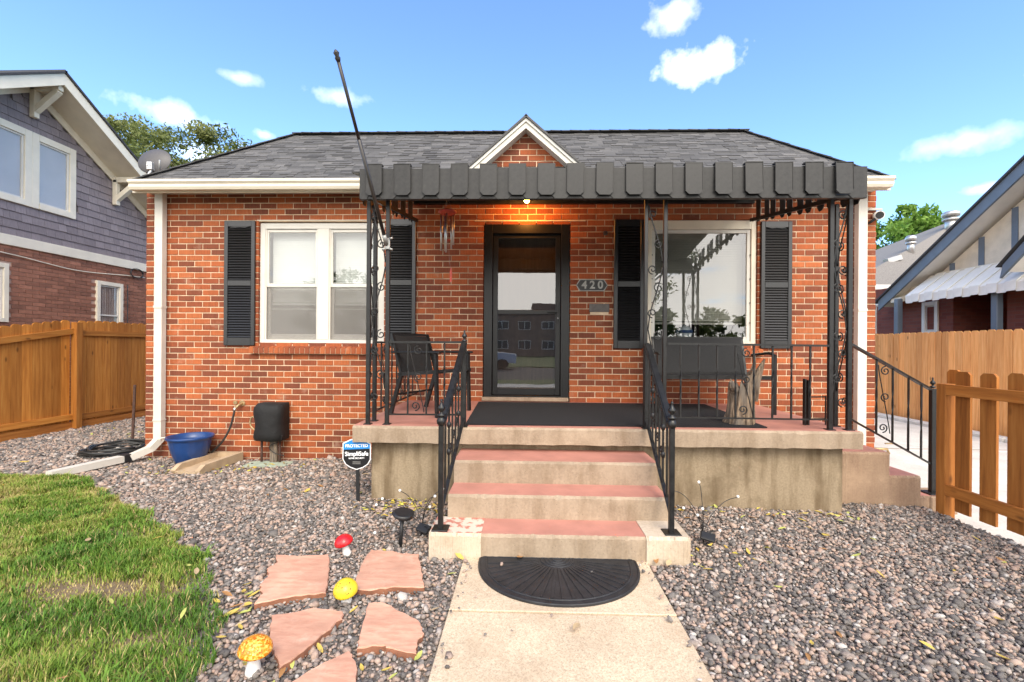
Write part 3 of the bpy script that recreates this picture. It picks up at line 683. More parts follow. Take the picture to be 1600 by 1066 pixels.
MB().box(x0+.02, x1-.02, YW+.2, YW+.36, 1.50, 1.53).build('inner_sill', M_vinyl, w)

# ---- storm door
x0, x1 = -.537, .541; zb = .80
m_ = MB(); frame_rect(m_, x0, x1, zb+.0, 2.985, .105, YW-.002, YW+.12, .02, .115); d = m_.build('door', M_door, house); d['label'] = 'black full view storm door in a deep black frame'
m_ = MB(); a, b, c, e = -.425, .43, .825, 2.865; frame_rect(m_, a, b, c, e, .062, YW+.03, YW+.065, .085, .05); m_.bbox(a+.062, b-.062, YW+.032, YW+.063, 1.852, 1.906, .003); m_.build('storm_leaf', M_door, d)
MB().box(a+.06, b-.06, YW+.046, YW+.050, 1.896, e-.048).build('pane', M_doorglass, d)
MB().box(a+.06, b-.06, YW+.046, YW+.050, c+.08, 1.86).build('pane', M_doorglass, d)
MB().box(-.54, .54, YW+.125, YW+.16, .80, 2.98).build('inner_door', M_indoor, d)
h = MB().bbox(.383, .412, YW+.012, YW+.03, 1.75, 2.0, .004).build('handle_plate', M_black, d)
MB().bar((.398, YW-.02, 1.885), (.27, YW-.03, 1.885), .018, .02).build('lever', M_black, h); MB().ball((.398, YW+.008, 1.80), .011).build('keyhole', M_steel, h)
MB().bbox(-.555, .535, YW-.04, YW+.12, .752, .80, .006).build('threshold', M_conc, house)
# number plaque
pl = thing('house_number_plaque', 'black oval-ended plaque with silver numerals 420 beside the door', 'plaque', (.82, YW, 2.215))
def plaque_poly(hw, hh, n=.03): return [(-hw+n, -hh), (hw-n, -hh), (hw-n*.6, -hh*.62), (hw, 0), (hw-n*.6, hh*.62), (hw-n, hh), (-hw+n, hh), (-hw+n*.6, hh*.62), (-hw, 0), (-hw+n*.6, -hh*.62)]
MB().prism([(x+.82, z+2.215) for x, z in plaque_poly(.198, .073, .045)], 'y', YW-.012, YW-.001).build('rim', M_silver, pl)
MB().prism([(x+.82, z+2.215) for x, z in plaque_poly(.188, .064, .045)], 'y', YW-.016, YW-.011).build('face', M_signblack, pl)
for i, ch in enumerate('420'): link('numeral', text_mesh(ch, .135, M_silver, .004, .0035), pl, (.725+i*.10, YW-.021, 2.215), rot=(R(90), 0, 0))
ms = thing('mail_slot', 'small dark bronze mail slot plate set in the brick', 'mail slot', (.917, YW, 1.93))
MB().bbox(.79, 1.04, YW-.014, YW-.001, 1.88, 1.982, .004).build('plate', M_bronze, ms); MB().bbox(.81, 1.02, YW-.019, YW-.013, 1.905, 1.945, .003).build('flap', M_bronze, ms); MB().box(.80, 1.03, YW-.008, YW, 1.845, 1.878).build('mortar_patch', M_mortar, ms)
db = thing('doorbell', 'small round brown doorbell button on the brick above the number plaque', 'doorbell', (.985, YW, 2.87))
q = MB(); q.tube([(.985, YW-.002, 2.87), (.985, YW-.02, 2.87)], .028, 12); q.build('base', M_bronze, db); MB().tube([(.985, YW-.018, 2.87), (.985, YW-.028, 2.87)], .012, 10).build('button', M_rust, db)
# bulb above the door
lb = thing('porch_light', 'lit orange bare bulb under the awning above the front door', 'porch light', (-.004, 5.52, 3.27))
MB().lathe([(.045, 0), (.05, .012), (.03, .03)], (-.004, 5.52, 3.255), 14).build('socket', M_white, lb); MB().ball((-.004, 5.52, 3.215), .036, 10).build('bulb', M_bulb, lb)
pd = bpy.data.lights.new('bulb_glow', 'POINT'); pd.energy = 11; pd.color = (1, .36, .07); pd.shadow_soft_size = .04
po = bpy.data.objects.new('bulb_glow', pd); COL.objects.link(po); po.parent = lb; po.location = (0, -.045, -.10)
# security camera and conduit on the right corner
sc_ = thing('security_camera', 'small white security camera on the right corner of the brick house', 'camera', (4.25, YW, 3.02))
q = MB(); q.tube([(4.20, YW, 2.99), (4.20, YW-.05, 2.99), (4.235, YW-.09, 3.03)], .016, 8); q.build('mount', M_black, sc_)
q = MB(); q.tube([(4.31, YW+.0, 3.08), (4.25, YW-.13, 3.055)], .052, 14); q.build('body', M_ceiling, sc_); q = MB(); q.tube([(4.252, YW-.125, 3.056), (4.245, YW-.14, 3.053)], .042, 14); q.build('lens', M_black, sc_)
cd = tag(MB().tube([(4.12, YW-.015, 3.157), (4.36, YW-.015, 3.157)], .013, 8).build('conduit', M_white), 'thin white horizontal conduit above the security camera', 'conduit')
# faucet with hose
fc = thing('hose_faucet', 'weathered brass hose faucet on the brick wall left of the black cover', 'faucet', (-3.66, YW, .66))
MB().tube([(-3.645, YW, .685), (-3.645, YW-.012, .685)], .038, 12).build('flange', M_brass, fc)
MB().tube([(-3.645, YW, .68), (-3.65, YW-.07, .67), (-3.675, YW-.10, .63)], .017, 8).build('spout', M_brass, fc); MB().tube([(-3.70, YW-.05, .70), (-3.70, YW-.065, .70)], .026, 10).build('valve_wheel', M_brass, fc)
gh = thing('garden_hose', 'short black hose hanging from the faucet down behind the blue pot', 'hose', (-3.72, 5.63, .3))
pts = [(-3.676, 5.645, .625), (-3.69, 5.635, .53), (-3.73, 5.63, .38), (-3.82, 5.63, .22), (-3.93, 5.62, .10), (-4.02, 5.60, .03), (-4.1, 5.57, -.01)]
def spline(pts, n=8, closed=False):
    P = [Vector(p) for p in pts]; out = []; m = len(P)
    for i in range(m if closed else m-1):
        if closed: a, b, c, d_ = P[i-1], P[i], P[(i+1) % m], P[(i+2) % m]
        else: a, b, c, d_ = P[max(i-1, 0)], P[i], P[i+1], P[min(i+2, m-1)]
        for k in range(n):
            t_ = k/n; out.append(.5*((2*b)+(-a+c)*t_+(2*a-5*b+4*c-d_)*t_*t_+(-a+3*b-3*c+d_)*t_**3))
    if not closed: out.append(P[-1])
    return out
MB().tube(spline(pts), .0125, 8).build('hose_pipe', M_hose, gh); MB().tube([(-3.674, 5.645, .64), (-3.678, 5.643, .60)], .019, 10).build('coupling', M_steel, gh)
# covered meter
mc = thing('backflow_cover', 'black fabric cover over pipework on the brick wall', 'pipe cover', (-3.16, 5.55, -.05))
cv = MB(); NXc, NZc = 8, 10
def covery(u, v): return 5.43+.03*math.sin(u*7+v*3)*.5+.05*(abs(u-.5)*2)**4+.04*(abs(v-.5)*2)**6
vs = [];
for j in range(NZc+1):
    for i in range(NXc+1):
        u, v = i/NXc, j/NZc; flare = .012*math.sin(v*9+1)-(.02*(v > .93)); vs.append((-3.335-flare+u*(.325+2*flare), covery(u, v), 0.255+v*.46+.012*math.sin(u*6)*(v > .9)))
nfr = len(vs)
for j in range(NZc+1):
    for i in range(NXc+1):
        u, v = i/NXc, j/NZc; vs.append((-3.325+u*.315, 5.71, .26+v*.45))
fs = []
st = NXc+1
for j in range(NZc):
    for i in range(NXc): fs.append((j*st+i, j*st+i+1, (j+1)*st+i+1, (j+1)*st+i)); fs.append((nfr+j*st+i, nfr+(j+1)*st+i, nfr+(j+1)*st+i+1, nfr+j*st+i+1))
for j in range(NZc): fs.append((j*st, (j+1)*st, nfr+(j+1)*st, nfr+j*st)); fs.append((j*st+NXc, nfr+j*st+NXc, nfr+(j+1)*st+NXc, (j+1)*st+NXc))
for i in range(NXc): fs.append((NZc*st+i, NZc*st+i+1, nfr+NZc*st+i+1, nfr+NZc*st+i)); fs.append((i, nfr+i, nfr+i+1, i+1))
cv.add(vs, fs, smooth=True); cv.build('cover', M_cloth, mc)
for xx, mt in ((-3.30, M_rust), (-3.07, M_rust)): MB().tube([(xx, 5.6, .28), (xx, 5.6, -.1)], .014, 8).build('pipe', mt, mc)
MB().bbox(-3.19, -3.10, 5.58, 5.62, -.1, .26, .004).build('post', M_drift, mc)
MB().tube(spline([(-3.0, 5.5, .27), (-2.985, 5.5, .33), (-3.03, 5.52, .25), (-3.15, 5.55, .2), (-3.17, 5.55, .15), (-3.10, 5.56, .09), (-3.0, 5.58, .06)]), .005, 6).build('cable', M_black, mc)
MB().tube(spline([(-3.32, 5.6, .53), (-3.43, 5.6, .53), (-3.44, 5.6, .42), (-3.33, 5.6, .33)]), .010, 8).build('side_pipe', M_brass, mc)
lid = thing('utility_box_cover', 'pale green utility box lid flush in the gravel below the black cover', 'lid', (-3.13, 5.55, -.03))
MB().prism([(-3.42, 5.40), (-3.36, 5.36), (-2.93, 5.36), (-2.87, 5.40), (-2.87, 5.60), (-2.93, 5.64), (-3.36, 5.64), (-3.42, 5.60)], 'z', -.08, -.025).build('plate', M_lid, lid)
for xx in (-3.36, -2.93): MB().lathe([(.013, 0), (.012, .006)], (xx, 5.5, -.025), 8).build('bolt', M_rust, lid)

# ---------------------------------------------------------------- porch and steps
PZ = .745; PF = 3.90
porch = thing('concrete_porch', 'weathered concrete porch with pink painted floor and five-tread front steps', 'porch', (.6, 4.8, 0))
porch['label'] = 'weathered concrete porch with pink painted floor and front steps'
def chipped_slab(x0, x1, y0, y1, z0, z1, seed):
    rr = random.Random(seed); m_ = MB(); n = 60
    top = []; 
    for i in range(n+1):
        x = x0+(x1-x0)*i/n; e = rr.uniform(0, .006)+(rr.random() < .1)*rr.uniform(0, .012)
        top.append([(x, y0+.004+rr.uniform(0, .002), z0+rr.uniform(0, .008)), (x, y0+rr.uniform(0, .003), z1-.016-e), (x, y0+.014+e, z1), (x, y1, z1), (x, y1, z0)])
    vs = [p for r_ in top for p in r_]
    fs = [(i*5+k, (i+1)*5+k, (i+1)*5+(k+1) % 5, i*5+(k+1) % 5) for i in range(n) for k in range(5)]
    fs += [(0, 1, 2, 3, 4)[::-1], tuple(n*5+k for k in range(5))]
    mi_ = []
    m_.add(vs, fs); 
    for i, f in enumerate(m_.f): m_.mi[i] = 1 if all(abs(vs[q][2]-z1) < 1e-6 for q in f) else 0
    return m_
def face_flip(o):
    import bmesh
    b_ = bmesh.new(); b_.from_mesh(o.data); bmesh.ops.recalc_face_normals(b_, faces=b_.faces); b_.to_mesh(o.data); b_.free()
sb = chipped_slab(-1.50, 2.83, PF, YW, .595, PZ, 3).build('floor_slab', [M_conc, M_pink], porch); face_flip(sb)
MB().box(-1.37, -.56, 4.02, YW, -.2, .597).build('foundation', M_base, porch); MB().box(1.03, 2.74, 4.02, YW, -.2, .597).build('foundation', M_base, porch); MB().box(-.56, 1.03, 4.03, YW, -.2, .596).build('foundation', M_base, porch)
STEPS = [(3.59, PF+.12, .535), (3.30, 3.72, .360), (3.02, 3.42, .190)]
for i, (ya, yb, zt) in enumerate(STEPS):
    q = chipped_slab(-.565+.003*i if i < 2 else -.29, 1.035-.003*i if i < 2 else .80, ya, yb, -.15 if i else -.14, zt, 5+i).build('step', [M_conc, M_pink], porch); face_flip(q)
q = chipped_slab(-.64, -.2905, 3.02-.004, 3.30+.02, -.15, .193, 9).build('pier', [M_pier, M_pinkworn], porch); face_flip(q)
q = chipped_slab(.8005, 1.085, 3.02-.012, 3.30+.03, -.15, .196, 10).build('pier', [M_pier, M_pier], porch); face_flip(q)
# side steps towards the driveway
for i, (a, b, zt) in enumerate(((2.742, 3.325, .497), (3.325, 3.605, .283), (3.605, 3.79, .10))):
    q = chipped_slab(a+.001, b, 4.26+.002*i, 5.35, -.2, zt, 20+i).build('side_step', [M_sidec, M_pink], porch); face_flip(q)
# porch rug
rug = tag(MB().prism([(-.53, 4.0), (2.10, 4.02), (2.17, 5.60), (-.58, 5.60)], 'z', PZ+.002, PZ+.012).build('porch_rug', M_rug), 'black ribbed turf rug covering the porch floor before the door', 'rug')
# half round mat
MCX, MCY, MA, MBb = .215, 3.035, .515, .545
mat_o = thing('door_mat', 'grey half-round rubber mat with fan ribs at the foot of the steps', 'mat', (MCX, 2.8, .03))
def mat_pt(th, k=1.0, z=0): return (MCX+MA*k*math.cos(th)*(1+.05*math.sin(th)), MCY-.02-MBb*k*abs(math.sin(th))**.9 if math.sin(th) > 0 else MCY, z)
out = [mat_pt(PI*i/36) for i in range(37)]
out = [(MCX+MA*.975, MCY, 0)]+[mat_pt(.02+(PI-.04)*i/36) for i in range(37)]+[(MCX-MA*.975, MCY, 0)]
MB().prism([(p[0], p[1]) for p in out][::-1], 'z', .031, .040).build('base', M_rubber, mat_o)
for kk, rr in ((.985, .007), (.90, .006)): MB().tube([mat_pt(.02+(PI-.04)*i/36, kk, .040) for i in range(37)], rr, 6).build('rim', M_rubber, mat_o)
MB().tube([(MCX-MA*.96, MCY-.008, .040), (MCX+MA*.96, MCY-.008, .040)], .007, 6).build('rim', M_rubber, mat_o)
for i in range(1, 24):
    th = PI*i/24
    if th < .1 or th > PI-.1: continue
    a = Vector(mat_pt(th, .25, .040)); b = Vector(mat_pt(th, .88, .040)); MB().bar(a, b, .016 if i % 2 else .012, .009).build('rib', M_rubber, mat_o)
for kk in (.06, .11, .16, .21): MB().tube([mat_pt(PI*i/16, kk, .040) for i in range(17)], .006, 6).build('arc', M_rubber, mat_o)

# ---------------------------------------------------------------- awning
AX0, AX1, AYF = -1.43, 2.81, 3.83; AZW, AZF = 3.29, 2.93
aw = thing('metal_awning', 'charcoal sheet metal porch awning with scalloped valance', 'awning', (.7, 4.8, 2.7))
def az_(y): return AZF+(AZW-AZF)*(y-AYF)/(YW-AYF)
NP = 17; pit = (AX1-AX0-.08)/NP
pan = MB(); wv = pit*.60
pan.add([(0, AYF+.02, AZF), (wv, AYF+.02, AZF), (wv, YW-.004, AZW), (0, YW-.004, AZW), (0, AYF+.02, AZF-.012), (wv, AYF+.02, AZF-.012), (wv, YW-.004, AZW-.012), (0, YW-.004, AZW-.012)], [(0, 1, 2, 3), (7, 6, 5, 4), (0, 4, 5, 1), (1, 5, 6, 2), (3, 7, 4, 0), (2, 6, 7, 3)])
pme = pan.mesh('roof_pan', M_awning)
hv = .262
def vpoly(w, h, ch): return [(0, 0), (0, -h+ch), (ch, -h), (w-ch, -h), (w, -h+ch), (w, 0)]
rme = MB().prism(vpoly(wv, .262, .03), 'y', 0, .006)
rme.box(0, wv, .0, .05, -.006, .004)
rme.prism([(.001, -.001), (.001, -.225), (.005, -.225), (.005, -.001)], 'y', -.004, 0); rme.prism([(wv-.005, -.001), (wv-.005, -.225), (wv-.001, -.225), (wv-.001, -.001)], 'y', -.004, 0)
rme = rme.mesh('valance_panel', M_awning)
wr = pit*.62
rme2 = MB().prism(vpoly(wr, .258, .03), 'y', 0, .005).mesh('valance_strip', M_awning)
for i in range(NP):
    x = AX0+.05+i*pit
    link('roof_pan', pme, aw, (x, 0, .028 if i % 2 == 0 else .028)); link('roof_pan', pme, aw, (x-pit*.5, 0, 0))
    link('valance_panel', rme, aw, (x, AYF-.006, 2.978), rot=(R(random.uniform(-2.5, .5)), R(random.uniform(-.7, .7)), R(random.uniform(-1.5, 1.5))))
for i in range(NP+1):
    x = AX0+.05+(i-1)*pit+wv-.03
    if i == 0: x = AX0
    link('valance_strip', rme2, aw, (x, AYF+.012, 2.948), rot=(R(random.uniform(-1, 1)), 0, 0), scale=(.5 if i == 0 else 1, 1, 1))
MB().bbox(AX0-.004, AX1, AYF+.02, AYF+.06, 2.69, 2.72, .004).build('front_trim', M_awning, aw)
MB().bbox(AX0+.05, AX1-.05, 3.965, 4.005, 2.735, 2.785, .004).build('header_beam', M_iron, aw)
MB().bbox(AX0, AX1, YW-.05, YW-.003, AZW-.06, AZW-.015, .004).build('wall_rail', M_iron, aw)
for xx in (AX0+.03, AX1-.03):
    MB().bar((xx, 3.99, 2.76), (xx, YW-.01, 3.03), .03, .04).build('side_beam', M_iron, aw)
    ns = 11; sme = None
    for i in range(ns):
        y = AYF+.09+i*(YW-AYF-.12)/ns; w_ = .105
        zt = az_(y)
        xo = xx+(.03 if xx > 0 else -.03)+(.010 if i % 2 else -.006)
        MB().prism([(y, zt-.0), (y, zt-.235), (y+.03, zt-.275), (y+w_-.03, zt-.275), (y+w_, zt-.235), (y+w_, zt+.02)], 'x', xo, xo+.004).build('side_valance', M_awning, aw)

# ---------------------------------------------------------------- wrought iron
def spiral(r, turns=1.4, n=22, flip=1, start=0):
    pts = []
    for i in range(n+1):
        t_ = i/n; th = start+flip*turns*2*PI*t_; rr = r*(1-.80*t_); pts.append((rr*math.cos(th), 0, rr*math.sin(th)))
    return pts
SC = {}
def scroll(parent, w, r=.04, flip=1, start=0, rad=.0042, plane='x', turns=1.4):
    rad = .0056
    key = (r, flip, round(start, 2), rad, plane, turns)
    if key not in SC:
        pts = spiral(r, turns, 20, flip, start)
        if plane == 'y': pts = [(0, a, c) for a, _, c in pts]
        SC[key] = MB().tube(pts, rad, 5).mesh('scroll', M_iron)
    return link('scroll', SC[key], parent, w)
def iron_panel(parent, p, q, z0, z1, flipped=False):
    # p, q: (x, y) of the two uprights; slim S rods and scrolls between them
    p = Vector((*p, 0)); q = Vector((*q, 0)); d = q-p; plane = 'x' if abs(d.x) > abs(d.y) else 'y'
    L_ = z1-z0
    def at(u, t_): v_ = p.lerp(q, u); return (v_.x, v_.y, z0+L_*t_)
    segs = [(.97, .72), (.70, .43), (.43, .16)]
    for i, (a, b) in enumerate(segs):
        s_ = (i % 2 == 0) != flipped
        u0, u1 = (.05, .95) if s_ else (.95, .05)
        MB().tube(spline([at(u0, a), at(u0+(u1-u0)*.25, a-(a-b)*.28), at(u0+(u1-u0)*.8, a-(a-b)*.7), at(u1, b)], 5), .0058, 5).build('rod', M_iron, parent)
    k = 0
    for t_ in (.93, .80, .69, .61, .50, .40, .33, .22, .12):
        u = (.32, .70)[(k+flipped) % 2]; fl = 1 if k % 2 else -1
        scroll(parent, at(u, t_), .042, fl, PI*.5 if k % 2 else -PI*.5, plane=plane, turns=1.3); k += 1
def post(parent, x, y, z0, z1, w=.034):
    MB().bbox(x-w/2, x+w/2, y-w/2, y+w/2, z0, z1, .003).build('post', M_iron, parent)
    MB().bbox(x-w*.95, x+w*.95, y-w*.95, y+w*.95, z0, z0+.008, .002).build('base_plate', M_iron, parent)
ZH = 2.735
col1 = thing('iron_column', 'wrought iron corner column with scrolls at the left end of the porch', 'column', (-1.394, 3.98, PZ), 'wrought iron awning columns')
post(col1, -1.394, 3.985, PZ, ZH); post(col1, -1.394, 4.155, PZ, ZH); post(col1, -1.224, 3.985, PZ, ZH)
iron_panel(col1, (-1.377, 3.985), (-1.241, 3.985), PZ, ZH); iron_panel(col1, (-1.394, 4.0), (-1.394, 4.14), PZ, ZH, True)
col2 = thing('iron_column', 'flat wrought iron column with scrolls at the right of the front steps', 'column', (1.11, 3.98, PZ), 'wrought iron awning columns')
post(col2, 1.035, 3.985, PZ, ZH, .03); post(col2, 1.20, 3.985, PZ, ZH, .032); iron_panel(col2, (1.05, 3.985), (1.185, 3.985), PZ, ZH)
col3 = thing('iron_column', 'wrought iron corner column with scrolls at the right end of the porch', 'column', (2.75, 3.98, PZ), 'wrought iron awning columns')
post(col3, 2.608, 3.985, PZ, ZH, .036); post(col3, 2.765, 3.985, PZ, ZH, .036); post(col3, 2.775, 4.17, PZ, ZH)
iron_panel(col3, (2.626, 3.985), (2.747, 3.985), PZ, ZH, True); iron_panel(col3, (2.77, 4.0), (2.775, 4.155), PZ, ZH)
def finial(parent, x, y, z, s=1.0):
    MB().lathe([(.006*s, 0), (.022*s, .006*s), (.024*s, .014*s), (.010*s, .022*s), (.008*s, .03*s), (.020*s, .042*s), (.021*s, .055*s), (.010*s, .07*s), (.006*s, .085*s), (.009*s, .093*s), (.003*s, .10*s)], (x, y, z), 12).build('finial', M_iron, parent)
def rail_run(parent, p, q, zt0, zt1, zb0, zb1, fr, scr=None, bw=.013, hand=.04):
    p = Vector((*p, 0)); q = Vector((*q, 0))
    MB().bar(p+Vector((0, 0, zt0)), q+Vector((0, 0, zt1)), hand, .018).build('handrail', M_iron, parent)
    MB().bar(p+Vector((0, 0, zb0)), q+Vector((0, 0, zb1)), .022, .012).build('bottom_rail', M_iron, parent)
    for u in fr:
        b = p.lerp(q, u); z0 = zb0+(zb1-zb0)*u; z1 = zt0+(zt1-zt0)*u
        q_ = MB(); n = 14; vs = []
        for i in range(n+1):                               # slightly twisted square bar
            t_ = i/n; a = PI/4+max(0, min(1, (t_-.3)/.4))*PI; z_ = z0+(z1-z0)*t_
            vs += [(b.x+bw*.7*math.cos(a+k*PI/2), b.y+bw*.7*math.sin(a+k*PI/2), z_) for k in range(4)]
        q_.add(vs, [(i*4+k, i*4+(k+1) % 4, (i+1)*4+(k+1) % 4, (i+1)*4+k) for i in range(n) for k in range(4)]); q_.build('baluster', M_iron, parent)
    for (u0, u1, zt, zb) in (scr or []):
        a = p.lerp(q, u0); b = p.lerp(q, u1); pl_ = 'x' if abs((q-p).x) > abs((q-p).y) else 'y'
        MB().tube(spline([(a.x, a.y, zt-.01), (a.x+(b.x-a.x)*.15, a.y+(b.y-a.y)*.15, zt-.2*(zt-zb)), (a.x+(b.x-a.x)*.8, a.y+(b.y-a.y)*.8, zb+.22*(zt-zb)), (b.x, b.y, zb+.01)], 6), .0045, 5).build('scroll_rod', M_iron, parent)
        m1 = a.lerp(b, .6); m2 = a.lerp(b, .4)
        scroll(parent, (m1.x, m1.y, zt-.065), .042, 1, PI*.5, plane=pl_); scroll(parent, (m1.x, m1.y, zt-.30), .042, -1, -PI*.5, plane=pl_); scroll(parent, (m2.x, m2.y, zb+.065), .042, 1, -PI*.5, plane=pl_)
r1 = thing('porch_railing', 'short iron porch railing between left corner column and the steps', 'railing', (-.9, 3.985, PZ), 'black iron porch railings')
rail_run(r1, (-1.205, 3.985), (-.545, 3.985), 1.472, 1.475, .835, .838, (.25, .50, .74), [(.27, .47, 1.465, .845)])
r2 = thing('porch_railing', 'iron porch side railing running back to the brick under the twin window', 'railing', (-1.394, 4.95, PZ), 'black iron porch railings')
rail_run(r2, (-1.394, 4.175), (-1.394, 5.74), 1.472, 1.472, .838, .838, [i/9 for i in range(1, 9)], [(.12, .22, 1.465, .845), (.56, .66, 1.465, .845)])
r3 = thing('porch_railing', 'long iron porch railing between the flat column and right corner column', 'railing', (1.9, 3.985, PZ), 'black iron porch railings')
rail_run(r3, (1.218, 3.985), (2.588, 3.985), 1.475, 1.466, .838, .832, [(v-1.218)/1.37 for v in (1.34, 1.496, 1.652, 1.809, 1.963, 2.122, 2.282, 2.44)], [((1.815-1.218)/1.37, (1.957-1.218)/1.37, 1.465, .845)])
def stair_rail(x_top, x_bot, label, side):
    t_ = thing('stair_railing', label, 'railing', (x_bot, 3.09, .19), 'black iron stair railings')
    yt, yb = 3.94, 3.095
    post(t_, x_bot, yb, .192, .93, .034); finial(t_, x_bot, yb, .955, 1.25)
    MB().lathe([(.022, 0), (.03, .012), (.034, .03), (.026, .05), (.018, .06)], (x_bot, yb, .90), 12).build('knob', M_iron, t_)
    MB().bbox(x_bot-.055, x_bot+.055, yb-.055, yb+.055, .190, .202, .003).build('foot_plate', M_iron, t_)
    post(t_, x_top, yt, PZ, 1.46, .036)
    if side < 0: finial(t_, x_top, yt, 1.475, 1.05)
    a = Vector((x_top, yt-.015, 1.465)); b = Vector((x_bot, yb+.01, .905))
    h_ = MB(); h_.bar(a, b, .052, .014).bar(a+Vector((0, 0, .010)), b+Vector((0, 0, .010)), .034, .012).bar(a-Vector((0, 0, .014)), b-Vector((0, 0, .014)), .028, .016); h_.build('handrail', M_iron, t_)
    a2 = Vector((x_top, yt, .83)); b2 = Vector((x_bot, yb, .31)); MB().bar(a2, b2, .028, .012).build('bottom_rail', M_iron, t_)
    for i in range(1, 7):
        u = i/7; p = a.lerp(b, u); q = a2.lerp(b2, u); m_ = MB(); m_.bar((p.x, p.y, q.z), (p.x, p.y, p.z-.01), .013); 
        if i in (2, 5): m_.ball((p.x, p.y, (p.z+q.z)/2+.1), .017, 6, sz=1.6).ball((p.x, p.y, (p.z+q.z)/2-.1), .017, 6, sz=1.6)
        m_.build('baluster', M_iron, t_)
    for u in (.36, .5, .64):
        p = a.lerp(b, u); scroll(t_, (p.x, p.y, p.z-.09), .036, 1, PI*.5, plane='y'); scroll(t_, (p.x, p.y, p.z-.42), .036, -1, -PI*.5, plane='y')
    return t_
stair_rail(-.535, -.575, 'sloping iron handrail on the left of the front steps', -1)
stair_rail(1.035, .985, 'sloping iron handrail on the right of the front steps', 1)
r4 = thing('stair_railing', 'sloping iron handrail of the side steps down to the driveway', 'railing', (3.79, 4.36, .1), 'black iron stair railings')
rail_run(r4, (2.79, 4.05), (3.775, 4.36), 1.50, 1.065, .85, .375, (.34, .53, .72, .88), [(.36, .50, 1.31, .67)], hand=.034)
post(r4, 3.79, 4.36, .10, 1.075, .042); finial(r4, 3.79, 4.36, 1.08, 1.0); MB().bbox(3.72, 3.86, 4.29, 4.43, .10, .112, .003).build('foot_plate', M_iron, r4)
# fix: the rail's lower end sits on a pale pad
MB().bbox(3.69, 3.93, 4.25, 4.55, -.2, .099, .01).build('pad', M_sidec, porch)

# flag pole with its bracket
fp = thing('flag_pole', 'bare dark flagpole leaning out over the awning from left column', 'flagpole', (-1.224, 3.965, 2.35))
a = Vector((-1.232, 3.93, 2.36)); b = Vector((-1.307, 3.10, 3.40))
MB().tube([a, a.lerp(b, .62)], .0155, 10).build('lower_tube', M_pole, fp); MB().tube([a.lerp(b, .60), b], .0125, 10).build('upper_tube', M_pole, fp)
dv = (b-a).normalized()
MB().tube([b, b+dv*.02, b+dv*.03, b+dv*.05, b+dv*.07], [.014, .02, .013, .021, .004], 10).build('finial', M_pole, fp)
br = thing('flag_bracket', 'silver cast flagpole bracket bolted to the left iron column', 'bracket', (-1.224, 3.96, 2.33), None)
MB().tube([a-dv*.045, a+dv*.05], .0185, 10).build('socket', M_silver, br); MB().bbox(-1.243, -1.199, 3.95, 3.965, 2.285, 2.385, .004).build('plate', M_silver, br)
for dx, dz in ((-.045, -.055), (.048, -.055), (.048, .05)): MB().tube([(-1.222+dx*.4, 3.95, 2.335+dz*.8), (-1.222+dx, 3.95, 2.335+dz)], .010, 6).build('lug', M_silver, br)

# wind chime
wc = thing('wind_chime', 'wind chime with red wooden cap and steel tubes hanging under the awning', 'wind chime', (-.825, 4.7, 2.84))
MB().lathe([(.01, .02), (.06, .018), (.092, .006), (.095, -.004), (.085, -.018), (.06, -.02)], (-.826, 4.7, 2.835), 20).build('cap', M_redwood, wc)
for i, (dx, dy, ln) in enumerate(((-.062, 0, .37), (0, -.06, .40), (.064, 0, .31), (-.03, .055, .36), (.034, .055, .34))): MB().tube([(-.826+dx, 4.7+dy, 2.80), (-.826+dx, 4.7+dy, 2.80-ln)], .0105, 8).build('tube', M_steel, wc)
st_ = MB()
for an in (0, 2.1, 4.2): st_.tube([(-.826+.05*math.cos(an), 4.7+.05*math.sin(an), 2.85), (-.826, 4.7, 2.98)], .0015, 4)
st_.tube([(-.826, 4.7, 2.97), (-.826, 4.7, 3.08)], .002, 4).tube([(-.826, 4.7, 2.83), (-.80, 4.7, 2.3), (-.785, 4.7, 2.22)], .0013, 4); st_.build('cord', M_silver, wc)
MB().lathe([(.03, 0), (.032, .008), (.03, .014)], (-.822, 4.7, 2.53), 12).build('striker', M_redwood, wc)
MB().prism([(-.795, 2.10), (-.775, 2.11), (-.772, 2.2), (-.785, 2.27), (-.797, 2.2)], 'y', 4.697, 4.703).build('wind_sail', M_redwood, wc)

# ---------------------------------------------------------------- porch furniture
def chair():
    t_ = thing('patio_chair', 'black sling patio armchair at the left end of the porch', 'chair', (-.95, 4.74, PZ))
    t_.rotation_euler = (0, 0, R(-25))
    o = MB(); hw = .29
    def rel(m_, nm, mat): me = m_.mesh(nm, mat); c = bpy.data.objects.new(nm, me); COL.objects.link(c); c.parent = t_; return c
    rel(MB().prism([(-.25, .40), (.25, .44), (.25, .455), (-.25, .415)], 'y', -hw+.02, hw-.02), 'seat', M_sling)
    rel(MB().prism([(-.245, .41), (-.23, .41), (-.315, .80), (-.33, .80)], 'y', -hw+.02, hw-.02), 'backrest', M_sling)
    for s in (-1, 1):
        y = s*hw
        rel(MB().bar((-.34, y, 0), (-.20, y, .42), .028, .04), 'leg', M_iron); rel(MB().bar((.24, y, 0), (.22, y, .62), .028, .036), 'leg', M_iron)
        rel(MB().bar((-.20, y, .40), (-.33, y, .82), .028, .03), 'back_post', M_iron)
        rel(MB().bbox(-.33, .27, y-.027, y+.027, .62, .642, .006), 'armrest', M_iron)
        rel(MB().bar((-.24, y, .405), (.25, y, .445), .03, .035), 'seat_rail', M_iron)
    rel(MB().bar((-.327, -hw, .815), (-.327, hw, .815), .026), 'top_rail', M_iron); rel(MB().bar((.235, -hw, .44), (.235, hw, .44), .026), 'front_rail', M_iron); rel(MB().bar((-.27, -hw, .2), (-.27, hw, .2), .018), 'stretcher', M_iron)
    return t_
ch = chair()
